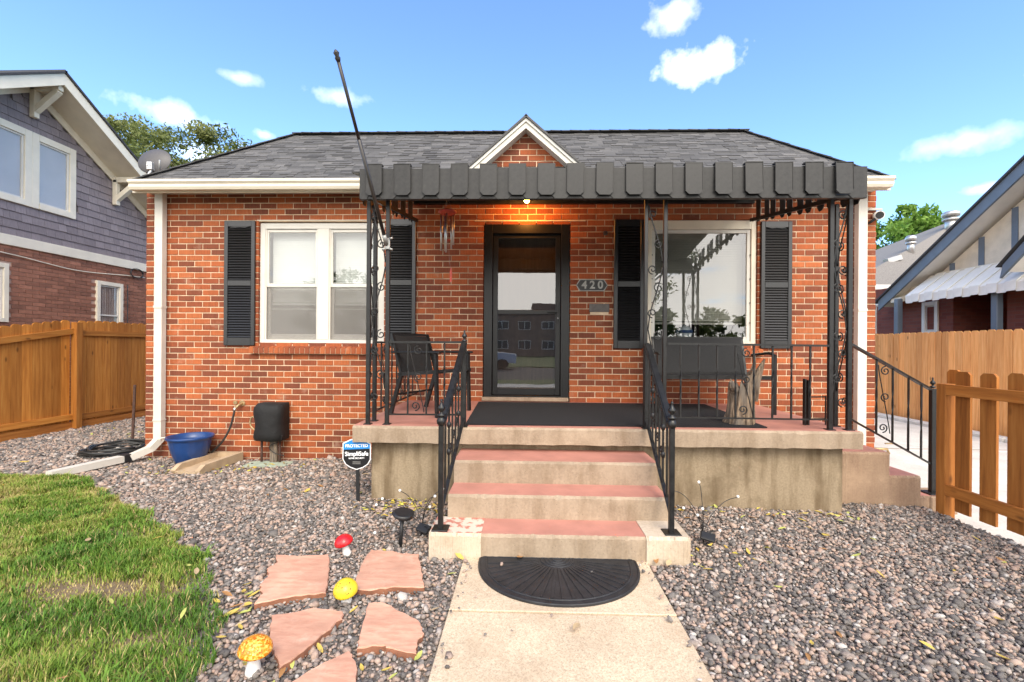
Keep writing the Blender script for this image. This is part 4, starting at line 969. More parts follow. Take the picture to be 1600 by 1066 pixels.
bn = thing('patio_bench', 'black sling patio loveseat against the wall below the picture window', 'bench', (1.98, 5.3, PZ))
MB().prism([(5.29, 1.16), (5.31, 1.16), (5.40, 1.55), (5.38, 1.55)], 'x', 1.50, 2.50).build('backrest', M_sling, bn)
MB().bbox(1.42, 2.57, 4.85, 5.29, 1.115, 1.14, .006).build('seat', M_sling, bn)
MB().bar((1.47, 5.40, 1.555), (2.53, 5.40, 1.555), .026).build('top_rail', M_iron, bn); MB().bar((1.40, 4.84, 1.13), (2.59, 4.84, 1.13), .03, .04).build('front_rail', M_iron, bn); MB().bar((1.40, 5.30, 1.15), (2.59, 5.30, 1.15), .025).build('rear_rail', M_iron, bn)
for xx in (1.40, 2.60):
    MB().bar((xx, 4.85, PZ), (xx, 4.85, 1.36), .03, .05).build('leg', M_iron, bn); MB().bar((xx, 5.43, PZ), (xx, 5.29, 1.15), .03).build('leg', M_iron, bn); MB().bar((1.49 if xx < 2 else 2.515, 5.29, 1.13), (1.49 if xx < 2 else 2.515, 5.41, 1.565), .026).build('back_post', M_iron, bn)
    MB().tube(spline([(xx, 4.83, 1.36), (xx, 4.95, 1.385), (xx, 5.12, 1.375), (xx, 5.33, 1.36)]), .016, 6).build('armrest', M_iron, bn)
# stump
def stump():
    t_ = thing('wood_stump', 'weathered driftwood stump with a jagged spike on the porch', 'stump', (1.96, 4.22, PZ))
    rr = random.Random(4); n = 40; vs = []; rings = 16
    tops = [.34+.18*max(0, math.sin(2*PI*k/n+2.2))**2+.16*max(0, math.cos(2*PI*k/n-.3))**6+.05*math.sin(k*1.7)+rr.uniform(-.025, .03) for k in range(n)]
    fl = [1+.10*math.sin(k*2*PI/n*5+1)+.07*math.sin(k*2*PI/n*11)+rr.uniform(-.03, .03) for k in range(n)]
    for j in range(rings+1):
        v = j/rings
        for k in range(n):
            th = 2*PI*k/n; r_ = (.118-.012*v+.012*math.exp(-((v-.0)/.14)**2))*fl[k]*(1+.04*math.sin(v*8+k*.5))*(1-.25*max(0, v-.75)*4*.25)
            vs.append((1.955+r_*math.cos(th)+.03*v, 4.22+r_*.9*math.sin(th), PZ+.012+tops[k]*v))
    fs = [(j*n+k, j*n+(k+1) % n, (j+1)*n+(k+1) % n, (j+1)*n+k) for j in range(rings) for k in range(n)]
    vs.append((1.975, 4.22, PZ+.30)); c = len(vs)-1
    fs += [(rings*n+k, rings*n+(k+1) % n, c) for k in range(n)]
    m_ = MB(); m_.add(vs, fs, smooth=False); m_.build('trunk', M_drift, t_)
    MB().tube([(2.06, 4.20, PZ+.22), (2.085, 4.19, PZ+.40), (2.115, 4.18, PZ+.50), (2.15, 4.17, PZ+.60)], [.05, .04, .03, .008], 7, smooth=False).build('spike', M_drift, t_)
    MB().tube([(1.87, 4.14, PZ+.32), (1.835, 4.11, PZ+.36), (1.815, 4.09, PZ+.40)], [.04, .034, .016], 7, smooth=False).build('knob', M_drift, t_)
    return t_
stump()
rk = thing('metal_rack', 'small black metal rack standing left of the right corner column', 'rack', (2.55, 4.25, PZ))
for xx, zz in ((2.535, 1.165), (2.565, 1.155)): MB().bbox(xx-.007, xx+.007, 4.20, 4.24, PZ, zz, .003).build('upright', M_iron, rk)
for zz in (1.0, .80): MB().bar((2.57, 4.22, zz), (2.74, 4.25, zz), .012).build('crossbar', M_iron, rk)
MB().bbox(2.735, 2.745, 4.24, 4.252, PZ, 1.01, .002).build('upright', M_iron, rk)
vs_ = thing('vase', 'blue and white porcelain vase on the sill inside the picture window', 'vase', (2.08, 6.06, 1.531))
MB().lathe([(.05, 0), (.06, .01), (.10, .07), (.105, .12), (.07, .18), (.05, .20), (.06, .22)], (2.08, 6.06, 1.531), 18).build('body', M_porcelain, vs_); MB().lathe([(.1055, 0), (.108, .02), (.1055, .04)], (2.08, 6.06, 1.63), 18).build('blue_band', M_blue, vs_)

# ---------------------------------------------------------------- yard things
pot = thing('plant_pot', 'empty blue ribbed plastic planter by the wall beside the splash block', 'planter', (-4.11, 5.46, -.03))
pc = (-4.11, 5.46, -.03)
pf = lambda th, i: (.012*math.cos(th*18) if 1 <= i <= 5 else 0)
MB().lathe([(.125, 0), (.135, .01), (.168, .09), (.195, .17), (.214, .25), (.223, .30), (.229, .315), (.247, .32), (.251, .342), (.245, .35), (.232, .345), (.218, .30), (.18, .26), (.02, .255)], pc, 54, rib=pf, sx=1.02).build('bowl', M_blue, pot)
MB().lathe([(.18, 0), (.17, .01), (.02, .012)], (pc[0], pc[1], pc[2]+.262), 24).build('soil', M_soil, pot)
MB().tube(spline([(pc[0]-.235, pc[1]-.06, pc[2]+.335), (pc[0]-.30, pc[1]-.08, pc[2]+.33), (pc[0]-.32, pc[1]-.09, pc[2]+.31)]), .008, 6).build('hook', M_cream, pot)
sp = thing('splash_block', 'tan concrete splash block lying askew on the gravel by the pot', 'splash block', (-3.80, 5.36, -.03))
sp.rotation_euler = (0, 0, R(84))
def rel(par, m_, nm, mat): c = bpy.data.objects.new(nm, m_.mesh(nm, mat)); COL.objects.link(c); c.parent = par; return c
Ls, Ws = .34, .18
m_ = MB()
m_.prism([(-Ls, .0), (Ls, .0), (Ls, .05), (-Ls, .03)], 'y', -Ws, Ws)
for a, b in ((-Ws, -Ws+.055), (Ws-.055, Ws)): m_.prism([(-Ls, .0), (Ls, .0), (Ls, .105), (-Ls+.08, .095), (-Ls, .045)], 'y', a-.001 if a < 0 else a, b if a < 0 else b+.001)
m_.box(Ls-.06, Ls+.001, -Ws+.055, Ws-.055, .0, .105)
rel(sp, m_, 'trough', M_splash)
hc = thing('hose_coil', 'coiled black garden hose on the gravel at the left house corner', 'hose', (-5.45, 5.98, -.03))
pts = []
for i in range(230):
    th = i*.19; r_ = .34+.045*math.sin(i*.37)+.03*math.sin(i*.053); pts.append((-5.47+r_*1.12*math.cos(th)+.02*math.sin(i*.11), 5.98+r_*.95*math.sin(th), -.015+.013*(i/33)+.012*math.sin(i*.7)))
MB().tube(pts, .0135, 6).build('hose_pipe', M_hose, hc)
stk = thing('metal_stake', 'rusty steel T-stake standing in the hose coil', 'stake', (-5.62, 6.35, -.05))
m_ = MB(); m_.bar((-5.635, 6.35, -.1), (-5.60, 6.35, .85), .035, .008).bar((-5.635, 6.36, -.1), (-5.60, 6.36, .85), .008, .03); m_.build('shaft', M_rust, stk)
# yard sign
sg = thing('yard_sign', 'blue and black shield-shaped home security yard sign on a stake', 'sign', (-1.46, 3.95, .05))
SX, SZ, SY = -1.475, .50, 3.94
def shield(hw, k=0): return [(-hw, .085-k), (-hw, -.055), (-hw*.8, -.10+k*.5), (-hw*.45, -.13+k), (0, -.148+k), (hw*.45, -.13+k), (hw*.8, -.10+k*.5), (hw, -.055), (hw, .085-k), (hw*.45, .118-k), (0, .13-k), (-hw*.45, .118-k)]
MB().prism([(x+SX, z+SZ) for x, z in shield(.125)], 'y', SY-.001, SY+.004).build('border', M_signwhite, sg)
MB().prism([(x+SX, z+SZ) for x, z in shield(.117, .008)], 'y', SY-.0025, SY-.001).build('black_field', M_signblack, sg)
MB().prism([(x+SX, z+SZ) for x, z in [(-.117, .028), (.117, .04), (.117, .078), (.053, .110), (0, .122), (-.053, .110), (-.117, .078)]], 'y', SY-.0035, SY-.0025).build('blue_field', M_signblue, sg)
for tx, sz_, dz, bo in (('PROTECTED', .036, .062, .0010), ('SimpliSafe', .052, -.008, .0012), ('HOME SECURITY', .0185, -.046, .0005)):
    link('lettering', text_mesh(tx, sz_, M_signwhite, .0004, bo), sg, (SX, SY-.0045, SZ+dz), rot=(R(90), R(-2), 0))
for dz in (-.078, -.088, -.096): MB().box(SX-.035, SX+.035, SY-.0032, SY-.0025, SZ+dz, SZ+dz+.003).build('fine_print', M_alu, sg)
MB().bar((SX+.012, SY+.012, -.02), (SX, SY+.012, SZ+.125), .03, .012).build('stake', M_black, sg)
# solar path light
so_ = thing('solar_stake_light', 'black solar stake light leaning beside the steps, left of the path', 'garden light', (-.885, 3.2, .01))
MB().tube([(-.885, 3.2, -.03), (-.868, 3.2, .235)], .014, 10).build('stake', M_black, so_)
MB().tube([(-.870, 3.2, .228), (-.862, 3.195, .245), (-.861, 3.194, .262), (-.86, 3.193, .268)], [.03, .075, .078, .06], 18).build('head', M_black, so_); 
# firefly lights
def firefly(label, x, y, z, seed, bx):
    rr = random.Random(seed); t_ = thing('firefly_light', label, 'garden light', (x, y, z), 'solar firefly garden lights')
    MB().bar((x, y, z-.05), (x, y, z+.09), .008).build('spike', M_black, t_)
    m_ = MB().bbox(-.05, .05, -.035, .035, -.012, .012, .006).mesh('solar_panel', M_black); link('solar_panel', m_, t_, (x+.02, y-.03, z+.075), rot=(R(28), R(10), R(-20)))
    for (dx, dz, dy) in bx:
        p = [(x, y, z+.08), (x+dx*.2, y+dy*.2, z+.08+dz*.5), (x+dx*.6, y+dy*.6, z+.08+dz*.9), (x+dx, y+dy, z+.08+dz)]
        MB().tube(spline(p, 5), .0026, 5).build('wire', M_black, t_); MB().ball((x+dx, y+dy, z+.08+dz+.004), .011, 6).build('bead', M_pearl, t_)
firefly('firefly solar light with white beads left of the front steps', -.77, 3.38, .015, 1, [(-.33, .16, .1), (-.36, .13, .05), (-.20, .22, .12), (.11, .24, -.06), (.06, .14, .0), (.16, .26, .05), (-.32, -.02, -.1), (.11, .02, -.12)])
firefly('firefly solar light with white beads right of the front steps', 1.29, 3.33, .015, 2, [(-.02, .36, .04), (-.22, .30, .05), (-.16, .2, -.05), (.29, .24, .1), (.30, .03, .05), (.10, .04, -.04), (-.03, .2, -.06), (-.05, .14, -.02)])
# flagstones
FL = [([(-1.66, 2.985), (-1.50, 2.968), (-1.305, 2.999), (-1.20, 2.76), (-1.113, 2.535), (-1.28, 2.50), (-1.458, 2.414), (-1.47, 2.50), (-1.535, 2.60), (-1.55, 2.72), (-1.61, 2.80), (-1.59, 2.88)], 'squarish red flagstone with a stepped left edge, near the lawn'),
      ([(-1.045, 3.066), (-.90, 3.06), (-.845, 3.03), (-.707, 3.017), (-.65, 2.84), (-.577, 2.61), (-.75, 2.61), (-.87, 2.565), (-.985, 2.575), (-1.01, 2.72), (-1.05, 2.93)], 'red flagstone behind the yellow mushroom, nearest the steps'),
      ([(-1.30, 2.31), (-1.21, 2.34), (-1.12, 2.387), (-.948, 2.355), (-.935, 2.30), (-.972, 2.174), (-1.01, 2.05), (-1.053, 1.937), (-1.12, 2.02), (-1.20, 2.10)], 'triangular red flagstone beside the orange mushroom'),
      ([(-.848, 2.446), (-.761, 2.45), (-.65, 2.37), (-.531, 2.292), (-.485, 2.20), (-.505, 2.14), (-.489, 2.052), (-.60, 2.07), (-.66, 2.10), (-.764, 2.079), (-.79, 2.16)], 'five sided red flagstone with a bitten corner, beside the path'),
      ([(-.80, 2.064), (-.74, 1.99), (-.66, 1.78), (-.70, 1.62), (-.86, 1.60), (-1.02, 1.75), (-.93, 1.92)], 'red flagstone cut by the lower edge of the picture')]
FLPOLY = []
for poly, lab in FL:
    rr = random.Random(len(lab)); pp = []
    for i in range(len(poly)):
        a = np.array(poly[i]); b = np.array(poly[(i+1) % len(poly)])
        for k_ in range(5): pp.append(tuple(a+(b-a)*k_/5+np.array([rr.uniform(-.006, .006), rr.uniform(-.006, .006)])))
    FLPOLY.append(pp); c = np.mean(pp, 0); z = gzf(*c)
    if sum(pp[i][0]*pp[(i+1) % len(pp)][1]-pp[(i+1) % len(pp)][0]*pp[i][1] for i in range(len(pp))) < 0: pp = pp[::-1]
    m_ = MB(); zt = z+.038
    inner = [tuple(c+(np.array(p)-c)*.985) for p in pp]; n = len(pp)
    vs = [(*p, z-.01) for p in pp]+[(*p, zt-.006+rr.uniform(-.003, .003)) for p in pp]+[(*p, zt+rr.uniform(-.0008, .0008)) for p in inner]
    m_.add(vs, [(i, (i+1) % n, n+(i+1) % n, n+i) for i in range(n)]+[(n+i, n+(i+1) % n, 2*n+(i+1) % n, 2*n+i) for i in range(n)]+[tuple(range(2*n, 3*n))])
    m_.mi = [1]*n+[0]*(n+1)
    tag(m_.build('flagstone', [M_flag, M_flagside]), lab, 'flagstone', 'red sandstone stepping stones')
# mushrooms
def mushroom(label, x, y, capmat, r, hgt, tilt, squash, spots=0):
    z = gzf(x, y); t_ = thing('garden_mushroom', label, 'mushroom', (x, y, z), 'glass garden mushrooms')
    t_.rotation_euler = tilt
    rel(t_, MB().lathe([(r*.42, -.02), (r*.46, .01), (r*.42, .03), (r*.34, hgt*.6), (r*.30, hgt)], n=16), 'stem', M_stem)
    prof = [(r*.3, hgt-.012), (r*.8, hgt-.008), (r*.97, hgt+.0), (r, hgt+r*.12*squash), (r*.95, hgt+r*.34*squash), (r*.8, hgt+r*.58*squash), (r*.55, hgt+r*.78*squash), (r*.25, hgt+r*.88*squash), (.002, hgt+r*.9*squash)]
    cp = rel(t_, MB().lathe(prof, n=24), 'cap', capmat)
    rr = random.Random(3)
    for i in range(spots):
        th = -PI/2+rr.uniform(-1.5, 1.5); e = rr.uniform(.25, 1.2); p = (r*.99*math.cos(e)*math.cos(th), r*.99*math.cos(e)*math.sin(th), hgt+r*.92*squash*math.sin(e))
        c = bpy.data.objects.new('spot', MB().ball((0, 0, 0), rr.uniform(.002, .004), 5).mesh('spot', M_spot)); COL.objects.link(c); c.parent = cp; c.location = p
mushroom('glossy red garden mushroom behind the flagstones, near the solar light', -1.20, 3.05, M_redcap, .062, .085, (R(6), R(-14), 0), 1.05)
mushroom('yellow spotted garden mushroom between two upper flagstones', -.985, 2.50, M_yelcap, .066, .075, (R(14), 0, 0), 1.15, 26)
mushroom('orange mosaic glass garden mushroom at the edge of the lawn', -1.185, 1.955, M_mosaic, .070, .098, (0, R(6), 0), .95)

# satellite dish
dsh = thing('satellite_dish', 'dark grey satellite dish at the left corner of the roof', 'satellite dish', (-4.93, 5.75, 3.45))
def dish_part(m_, nm, mat, w, rot): return link(nm, m_.mesh(nm, mat), dsh, w, rot=rot)
prof = [(.001, .05), (.08, .045), (.15, .028), (.205, .0), (.211, -.004), (.205, -.008), (.15, .018), (.08, .034), (.001, .038)]
dish_part(MB().lathe(prof[::-1], n=32, sx=1, sy=.86), 'reflector', M_dish, (-4.955, 5.90, 3.87), (R(78), R(-12), R(8)))
MB().tube(spline([(-4.93, 5.86, 3.80), (-4.95, 5.83, 3.70), (-5.0, 5.8, 3.60), (-5.08, 5.72, 3.50), (-4.93, 5.72, 3.46)][:4]), .018, 8).build('mast', M_alu, dsh)
MB().bbox(-4.985, -4.915, 5.80, 5.87, 3.72, 3.83, .008).build('bracket', M_alu, dsh)
MB().tube([(-4.9, 5.9, 3.66), (-4.80, 5.80, 3.68), (-4.72, 5.70, 3.80)], .009, 6).build('feed_arm', M_alu, dsh)
for xx in (-4.965, -4.93): MB().tube([(xx, 5.79, 3.78), (xx, 5.86, 3.78)], .008, 6).build('bolt', M_steel, dsh)

# ---------------------------------------------------------------- fences
def dogear(w, h, ch=.03, t=.018): return [(0, 0), (w, 0), (w, h-ch), (w-ch, h), (ch, h), (0, h-ch)]
def round_top(w, h): return [(0, 0), (w, 0), (w, h-.035), (w*.85, h-.01), (w*.65, h), (w*.35, h), (w*.15, h-.01), (0, h-.035)]
fA = thing('cedar_fence', 'stained cedar fence at the far left with its top sloping down towards the lawn', 'fence', (-7.75, 6.0, -.1), 'cedar privacy fences on the left')
def topA(y): return 1.87-.165*(7.52-y)
for i in range(34):
    y_ = 7.33-i*.147; h_ = topA(y_)+.05+random.uniform(-.012, .012)
    MB().prism([(y_+u, v-.05) for u, v in round_top(.143, h_)], 'x', -7.74, -7.722).build('picket', M_cedar, fA)
MB().bar((-7.70, 7.50, 1.645), (-7.70, 2.4, 1.645-.165*5.1), .04, .09).build('rail', M_cedary, fA); MB().bar((-7.70, 7.50, .19), (-7.70, 2.4, .17), .04, .09).build('rail', M_cedary, fA)
MB().bar((-7.715, 7.5, .03), (-7.715, 2.4, .03), .03, .15).build('kickboard', M_cedar3y, fA)
MB().bbox(-7.74, -7.63, 7.50, 7.61, -.2, 1.80, .006).build('post', M_cedar, fA)
fB = thing('cedar_fence', 'stained cedar privacy fence section running back between the houses', 'fence', (-7.75, 9.2, -.1), 'cedar privacy fences on the left')
pky = MB().prism(round_top(.145, 1.88), 'x', 0, .018).mesh('picket', M_cedar)
for i in range(26): link('picket', pky, fB, (-7.74, 7.62+i*.152, -.04+random.uniform(-.012, .012)))
for z_ in (1.62, .17): MB().bar((-7.71, 7.61, z_+.0), (-7.71, 11.6, z_), .04, .09).build('rail', M_cedary, fB)
MB().bbox(-7.705, -7.615, 11.5, 11.6, -.2, 1.8, .006).build('post', M_cedar, fB)
MB().bar((-7.715, 7.62, .02), (-7.715, 11.6, .0), .03, .14).build('kickboard', M_cedar3y, fB)
fC = thing('cedar_fence', 'tall new light cedar fence with bounce light in its colour, along the far side of the driveway', 'fence', (8.05, 7, 0))
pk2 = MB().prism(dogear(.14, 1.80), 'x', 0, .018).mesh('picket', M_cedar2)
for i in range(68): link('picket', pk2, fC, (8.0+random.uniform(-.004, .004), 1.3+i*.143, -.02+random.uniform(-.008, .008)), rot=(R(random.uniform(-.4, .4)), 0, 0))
for z_ in (.25, 1.0, 1.6): MB().bar((8.04, 1.3, z_), (8.04, 11.0, z_), .04, .09).build('rail', M_cedar3y, fC)
# picket gate fence by the side steps
fD = thing('picket_fence', 'low brown picket fence with wide gaps beside the driveway', 'fence', (3.62, 3.0, 0))
MB().bbox(3.61, 3.70, 4.03, 4.12, -.2, 1.145, .005).build('post', M_cedar3, fD)
MB().bbox(3.61, 3.70, 1.55, 1.64, -.2, 1.145, .005).build('post', M_cedar3, fD)
pk3 = MB().prism(dogear(.128, 1.19, .025), 'x', 0, .020).mesh('picket', M_cedar3)
y = 4.045; i = 0
for y in (3.99, 3.78, 3.57, 3.36, 3.15, 2.94, 2.73, 2.52, 2.31, 2.10, 1.89, 1.68): link('picket', pk3, fD, (3.655, y-.13, .07+random.uniform(-.01, .01)))
MB().prism([(4.02, 1.05), (4.14, 1.05), (4.14, 1.24), (4.115, 1.265), (4.045, 1.265), (4.02, 1.24)], 'x', 3.72, 3.74).build('picket', M_cedar3, fD)
for z_ in (1.095, .235): MB().bar((3.63, 4.03, z_), (3.63, 1.6, z_), .04, .09).build('rail', M_cedar3y, fD)
ltch = thing('driveway_valve', 'small brass hose valve on a pipe beyond the side steps', 'valve', (4.45, 6.3, -.05))
MB().tube([(4.42, 6.0, -.06), (4.42, 6.0, .28)], .03, 10).build('pipe', M_alu, ltch); MB().tube([(4.42, 6.0, .16), (4.62, 5.96, .16), (4.64, 5.96, .1)], .018, 8).build('spout', M_brass, ltch); MB().bar((4.57, 5.93, .24), (4.68, 5.93, .24), .02, .014).build('handle', M_brass, ltch)

# ---------------------------------------------------------------- neighbour on the left
nl = thing('shingled_house', 'neighbouring brick bungalow with grey shingled gable and cream trim', 'house', (-8.6, 7.6, 0))
NX = -8.6; PKY, PKZ, NS = 7.62, 5.80, .63
NY0, NY1 = 3.2, 12.2
yb0 = PKY-(PKZ-3.1)/NS; yb1 = PKY+(PKZ-3.1)/NS
m_ = MB(); m_.box(NX-6, NX-.012, NY0, NY1, -.3, 3.1); nw = m_.build('wall', M_nmortar, nl); MB().prism([(yb0, 3.1), (yb1, 3.1), (PKY, PKZ)], 'x', NX-6, NX-.03, .4).build('gable', M_siding, nl)
NOP = [(8.83, 9.42, 1.55, 2.70), (6.2, 7.28, 1.78, 2.75)]
q = MB(); zz = -.1; kk = 0
while zz < 3.05:
    yy = 5.2+(kk % 2)*.1075
    while yy < 11.5:
        if not any(o[0]-.1 < yy+.05 < o[1]-.0 and o[2]-.04 < zz < o[3] for o in NOP): q.box(NX-.05, NX+random.uniform(-.002, .002), yy, yy+.206, zz, zz+.062, min(1, max(0, random.gauss(.5, .22))))
        yy += .215
    zz += .0705; kk += 1
stuff(q.build('brickwork', M_nbrick, nw))
MB().bbox(NX-.02, NX+.035, 4.5, 11.5, 3.06, 3.235, .006).build('belt_board', M_cream, nl)
# siding shingles
items = []; zz = 3.22; row = 0
WINS = [(6.35, 8.39, 3.79, 5.10)]
while zz < PKZ:
    yy = 5.0+random.uniform(0, .1); h_ = .142
    while yy < 11.4:
        w_ = random.choice((.10, .13, .16, .2, .24))*random.uniform(.9, 1.1); yc = yy+w_/2; zc = zz+h_/2
        if zc+.03 < PKZ-NS*abs(yc-PKY) and not any(a+.02 < yc < b-.02 and c+.02 < zc < d_-.05 for a, b, c, d_ in WINS): items.append((yy, yy+w_-.004, zz+random.uniform(-.004, .004), zz+h_+.02))
        yy += w_
    zz += h_; row += 1
items.sort(key=lambda b: (b[0]-.0)**2+(b[2]-1.4)**2 if b[0] > 6.4 else 999)
shm = {}
q = MB()
for i, (a, b, c, d_) in enumerate(items):
    tn = min(1, max(0, random.gauss(.5, .25))); m_ = MB() if i < 300 else q
    m_.add([(NX-.03, a, c), (NX-.03, b, c), (NX+.016, b, c), (NX+.016, a, c), (NX-.002, a, d_), (NX-.002, b, d_)], [(0, 1, 2, 3), (3, 2, 5, 4), (0, 3, 4), (1, 5, 2)][0:4], tn)
    if i < 300: o = m_.build('siding_shingle', M_siding, nw); face_flip(o)
o = stuff(q.build('shingle_siding', M_siding, nw)); face_flip(o)
def nb_window(y0, y1, z0, z1, t=.10, sash=True, curtain=False, par=nl, x=NX, sx=1, trim=M_cream):
    m_ = MB(); 
    def bb(m_, d0, d1, *a): xa, xb = sorted((x+sx*d0, x+sx*d1)); m_.bbox(xa, xb, *a)
    bb(m_, -.02, .035, y0, y0+t, z0, z1, .004); bb(m_, -.02, .035, y1-t, y1, z0, z1, .004); bb(m_, -.02, .037, y0+t, y1-t, z1-t, z1, .004); bb(m_, -.02, .045, y0+t, y1-t, z0, z0+t*.9, .004)
    w = m_.build('window', trim, par)
    m_ = MB(); i0, i1 = y0+t, y1-t
    bb(m_, -.03, .01, i0, i0+.03, z0+t*.9, z1-t, .003); bb(m_, -.03, .01, i1-.03, i1, z0+t*.9, z1-t, .003); bb(m_, -.03, .008, i0+.03, i1-.03, z1-t-.03, z1-t, .003); bb(m_, -.03, .008, i0+.03, i1-.03, z0+t*.9, z0+t*.9+.03, .003)
    if sash: bb(m_, -.03, .012, i0+.03, i1-.03, (z0+z1)/2-.1, (z0+z1)/2-.07, .003)
    m_.build('sash', M_vinyl, w)
    m_ = MB(); bb(m_, -.012, -.008, i0+.025, i1-.025, z0+t*.9+.025, z1-t-.025, .001); m_.build('pane', M_nglass, w)
    m_ = MB(); bb(m_, -.10, -.02, i0, i1, z0+t*.8, z1-t, .001)
    # backing: blind or dim room
    n = 28; vs = []
    for i in range(n+1):
        yy = i0+(i1-i0)*i/n; dx = -.016-(.006*math.sin(i*1.9) if curtain else 0); vs += [(x+sx*dx, yy, z0+t*.9), (x+sx*dx, yy, z1-t)]
    m2 = MB(); m2.add(vs, [(2*i, 2*i+2, 2*i+3, 2*i+1) for i in range(n)], smooth=True); m2.build('curtain' if curtain else 'blind', M_curtain if curtain else M_shade, w)
    return w
M_nglass = glass('thin_glass', 1.55, (.92, .93, .93))
M_shade = simple('grey_shade', (.52, .51, .52), .8, .05, 3)
M_dimroom = simple('dim_room', (.06, .07, .065), .8, .3, 3)
nb_window(6.35, 7.62, 3.79, 5.10, .115, False); nb_window(7.50+.121, 8.39, 3.79, 5.10, .115, False)
nb_window(8.83, 9.42, 1.50, 2.70, .075, True, True); nb_window(6.2, 7.28, 1.78, 2.75, .075, True, True)
# gable roof with deep overhang
OX = -8.0
def rk_(d, dz): return None
for s_ in (-1, 1):
    def P2(u, dz): return (PKY+s_*u, PKZ+.30-NS*u+dz)
    Lr = 3.0 if s_ > 0 else 3.4
    MB().prism([P2(0, 0), P2(Lr, 0), P2(Lr, -.20), P2(0, -.20)][::-s_], 'x', OX-.03, OX).build('bargeboard', M_cream, nl)
    MB().prism([P2(0, -.135), P2(Lr, -.135), P2(Lr, -.165), P2(0, -.165)][::-s_], 'x', NX-.3, OX-.032).build('soffit', M_cream, nl)
    MB().prism([P2(-.02, .045), P2(Lr+.1, .045), P2(Lr+.1, .006), P2(-.02, .006)][::-s_], 'x', NX-6, OX+.03).build('roof', M_roofdark, nl)
    MB().prism([P2(0, -.17), P2(Lr, -.17), P2(Lr, -.32), P2(0, -.32)][::-s_], 'x', NX+.003, NX+.028).build('frieze', M_cream, nl)
def knee(yc, zt):
    m_ = MB(); m_.bbox(NX+.02, NX+.11, yc-.045, yc+.045, zt-.52, zt, .005); m_.build('brace_post', M_cream, nl)
    MB().bar((NX+.09, yc, zt-.40), (OX-.10, yc, zt-.06), .085, .09).build('brace', M_cream, nl); MB().bbox(NX+.03, OX-.06, yc-.045, yc+.045, zt-.06, zt+.05, .005).build('brace_arm', M_cream, nl)
knee(PKY, PKZ+.06); knee(9.20, PKZ+.03-NS*(9.20-PKY)+.0)
cbl = tag(MB().tube(spline([(NX+.03, 5.2, 3.0), (NX+.03, 7.2, 2.92), (NX+.03, 8.4, 2.83), (NX+.03, 9.5, 2.90), (NX+.04, 9.95, 2.92)]), .010, 5).build('cable', M_cream), 'pale cable strung along the left neighbour brick wall below the belt board', 'cable')
cl = thing('cable_loop', 'black cable coil hanging high on the left neighbour wall', 'cable', (NX+.06, 9.75, 2.95))
MB().tube([(NX+.06+.01*math.sin(i), 9.72+.16*math.cos(i*.4), 2.98+.10*math.sin(i*.4)) for i in range(34)], .010, 5).build('loop', M_black, cl); MB().tube(spline([(NX+.05, 9.5, 2.7), (NX+.05, 9.5, 2.0), (NX+.05, 9.5, 1.2)]), .008, 5).build('drop_wire', M_black, cl)

# ---------------------------------------------------------------- neighbour on the right
m, t, b = nodes('far_brick'); v = coords(t, (1, 1, 1)); sep_ = nn(t, 'ShaderNodeSeparateXYZ', {0: v}); cm = t.nodes.new('ShaderNodeCombineXYZ')
ad = nn(t, 'ShaderNodeMath', {0: sep_.outputs[0], 1: sep_.outputs[1]}); t.links.new(ad.outputs[0], cm.inputs[0]); t.links.new(sep_.outputs[2], cm.inputs[1])
bt = nn(t, 'ShaderNodeTexBrick', {'Vector': cm.outputs[0], 'Color1': (.16, .04, .03), 'Color2': (.22, .06, .04), 'Mortar': (.16, .07, .055), 'Scale': 1.0, 'Mortar Size': .006, 'Brick Width': .215, 'Row Height': .075})
t.links.new(bt.outputs['Color'], b.inputs['Base Color']); b.inputs['Roughness'].default_value = .9; M_farbrick = m
nr = thing('stucco_house', 'neighbouring dark red brick bungalow with stucco gable and blue-grey bargeboards', 'house', (9.2, 9, 0))
RX = 9.2; RPY, RPZ, RSL = 7.6, 4.97, .655
m_ = MB(); m_.box(RX, RX+7, 4.6, 9.0, -.3, 2.99); m_.box(RX, RX+7, 10.1, 12.7, -.3, 2.99).box(RX+.9, RX+6.9, 9.0, 10.1, -.3, 2.98); m_.build('wall', M_farbrick, nr)
gb = MB().prism([(RPY-3.0, 3.0), (RPY+3.0, 3.0), (RPY, RPZ+.02)], 'x', RX-.0, RX+7).build('gable', M_stucco, nr)
for yy in (10.12, 9.49, 8.86, 8.23, 7.6): 
    zt = RPZ-RSL*abs(yy-RPY)-.02
    if zt > 3.2: MB().box(RX-.02, RX-.002, yy-.055, yy+.055, 3.14, zt).build('batten', M_bluegrey, gb)
MB().bbox(RX-.05, RX-.001, RPY-2.7, RPY+2.9, 2.99, 3.14, .006).build('belt_board', M_cream, nr)
ROX = 8.75
for s_ in (-1, 1):
    def P3(u, dz): return (RPY+s_*u, RPZ+.28-RSL*u+dz)
    Lr = 4.0
    MB().prism([P3(0, 0), P3(Lr, 0), P3(Lr, -.24), P3(0, -.24)][::-s_], 'x', ROX, ROX+.04).build('bargeboard', M_bluegrey, nr)
    MB().prism([P3(0, -.12), P3(Lr, -.12), P3(Lr, -.15), P3(0, -.15)][::-s_], 'x', ROX+.042, RX+.2).build('soffit', M_ceiling, nr)
    MB().prism([P3(-.02, .05), P3(Lr+.1, .05), P3(Lr+.1, .005), P3(-.02, .005)][::-s_], 'x', ROX-.04, RX+7).build('roof', M_roofdark, nr)
MB().bbox(ROX+.25, RX+.05, 10.75, 11.0, 2.62, 2.90, .03).build('beam_end', M_cream, nr)
MB().prism([(RX-.42, 2.55), (RX+.02, 2.62), (RX+.02, 2.95), (RX-.1, 2.95), (RX-.2, 2.72), (RX-.42, 2.65)], 'y', 10.95, 11.25).build('eave_return', M_cream, nr)
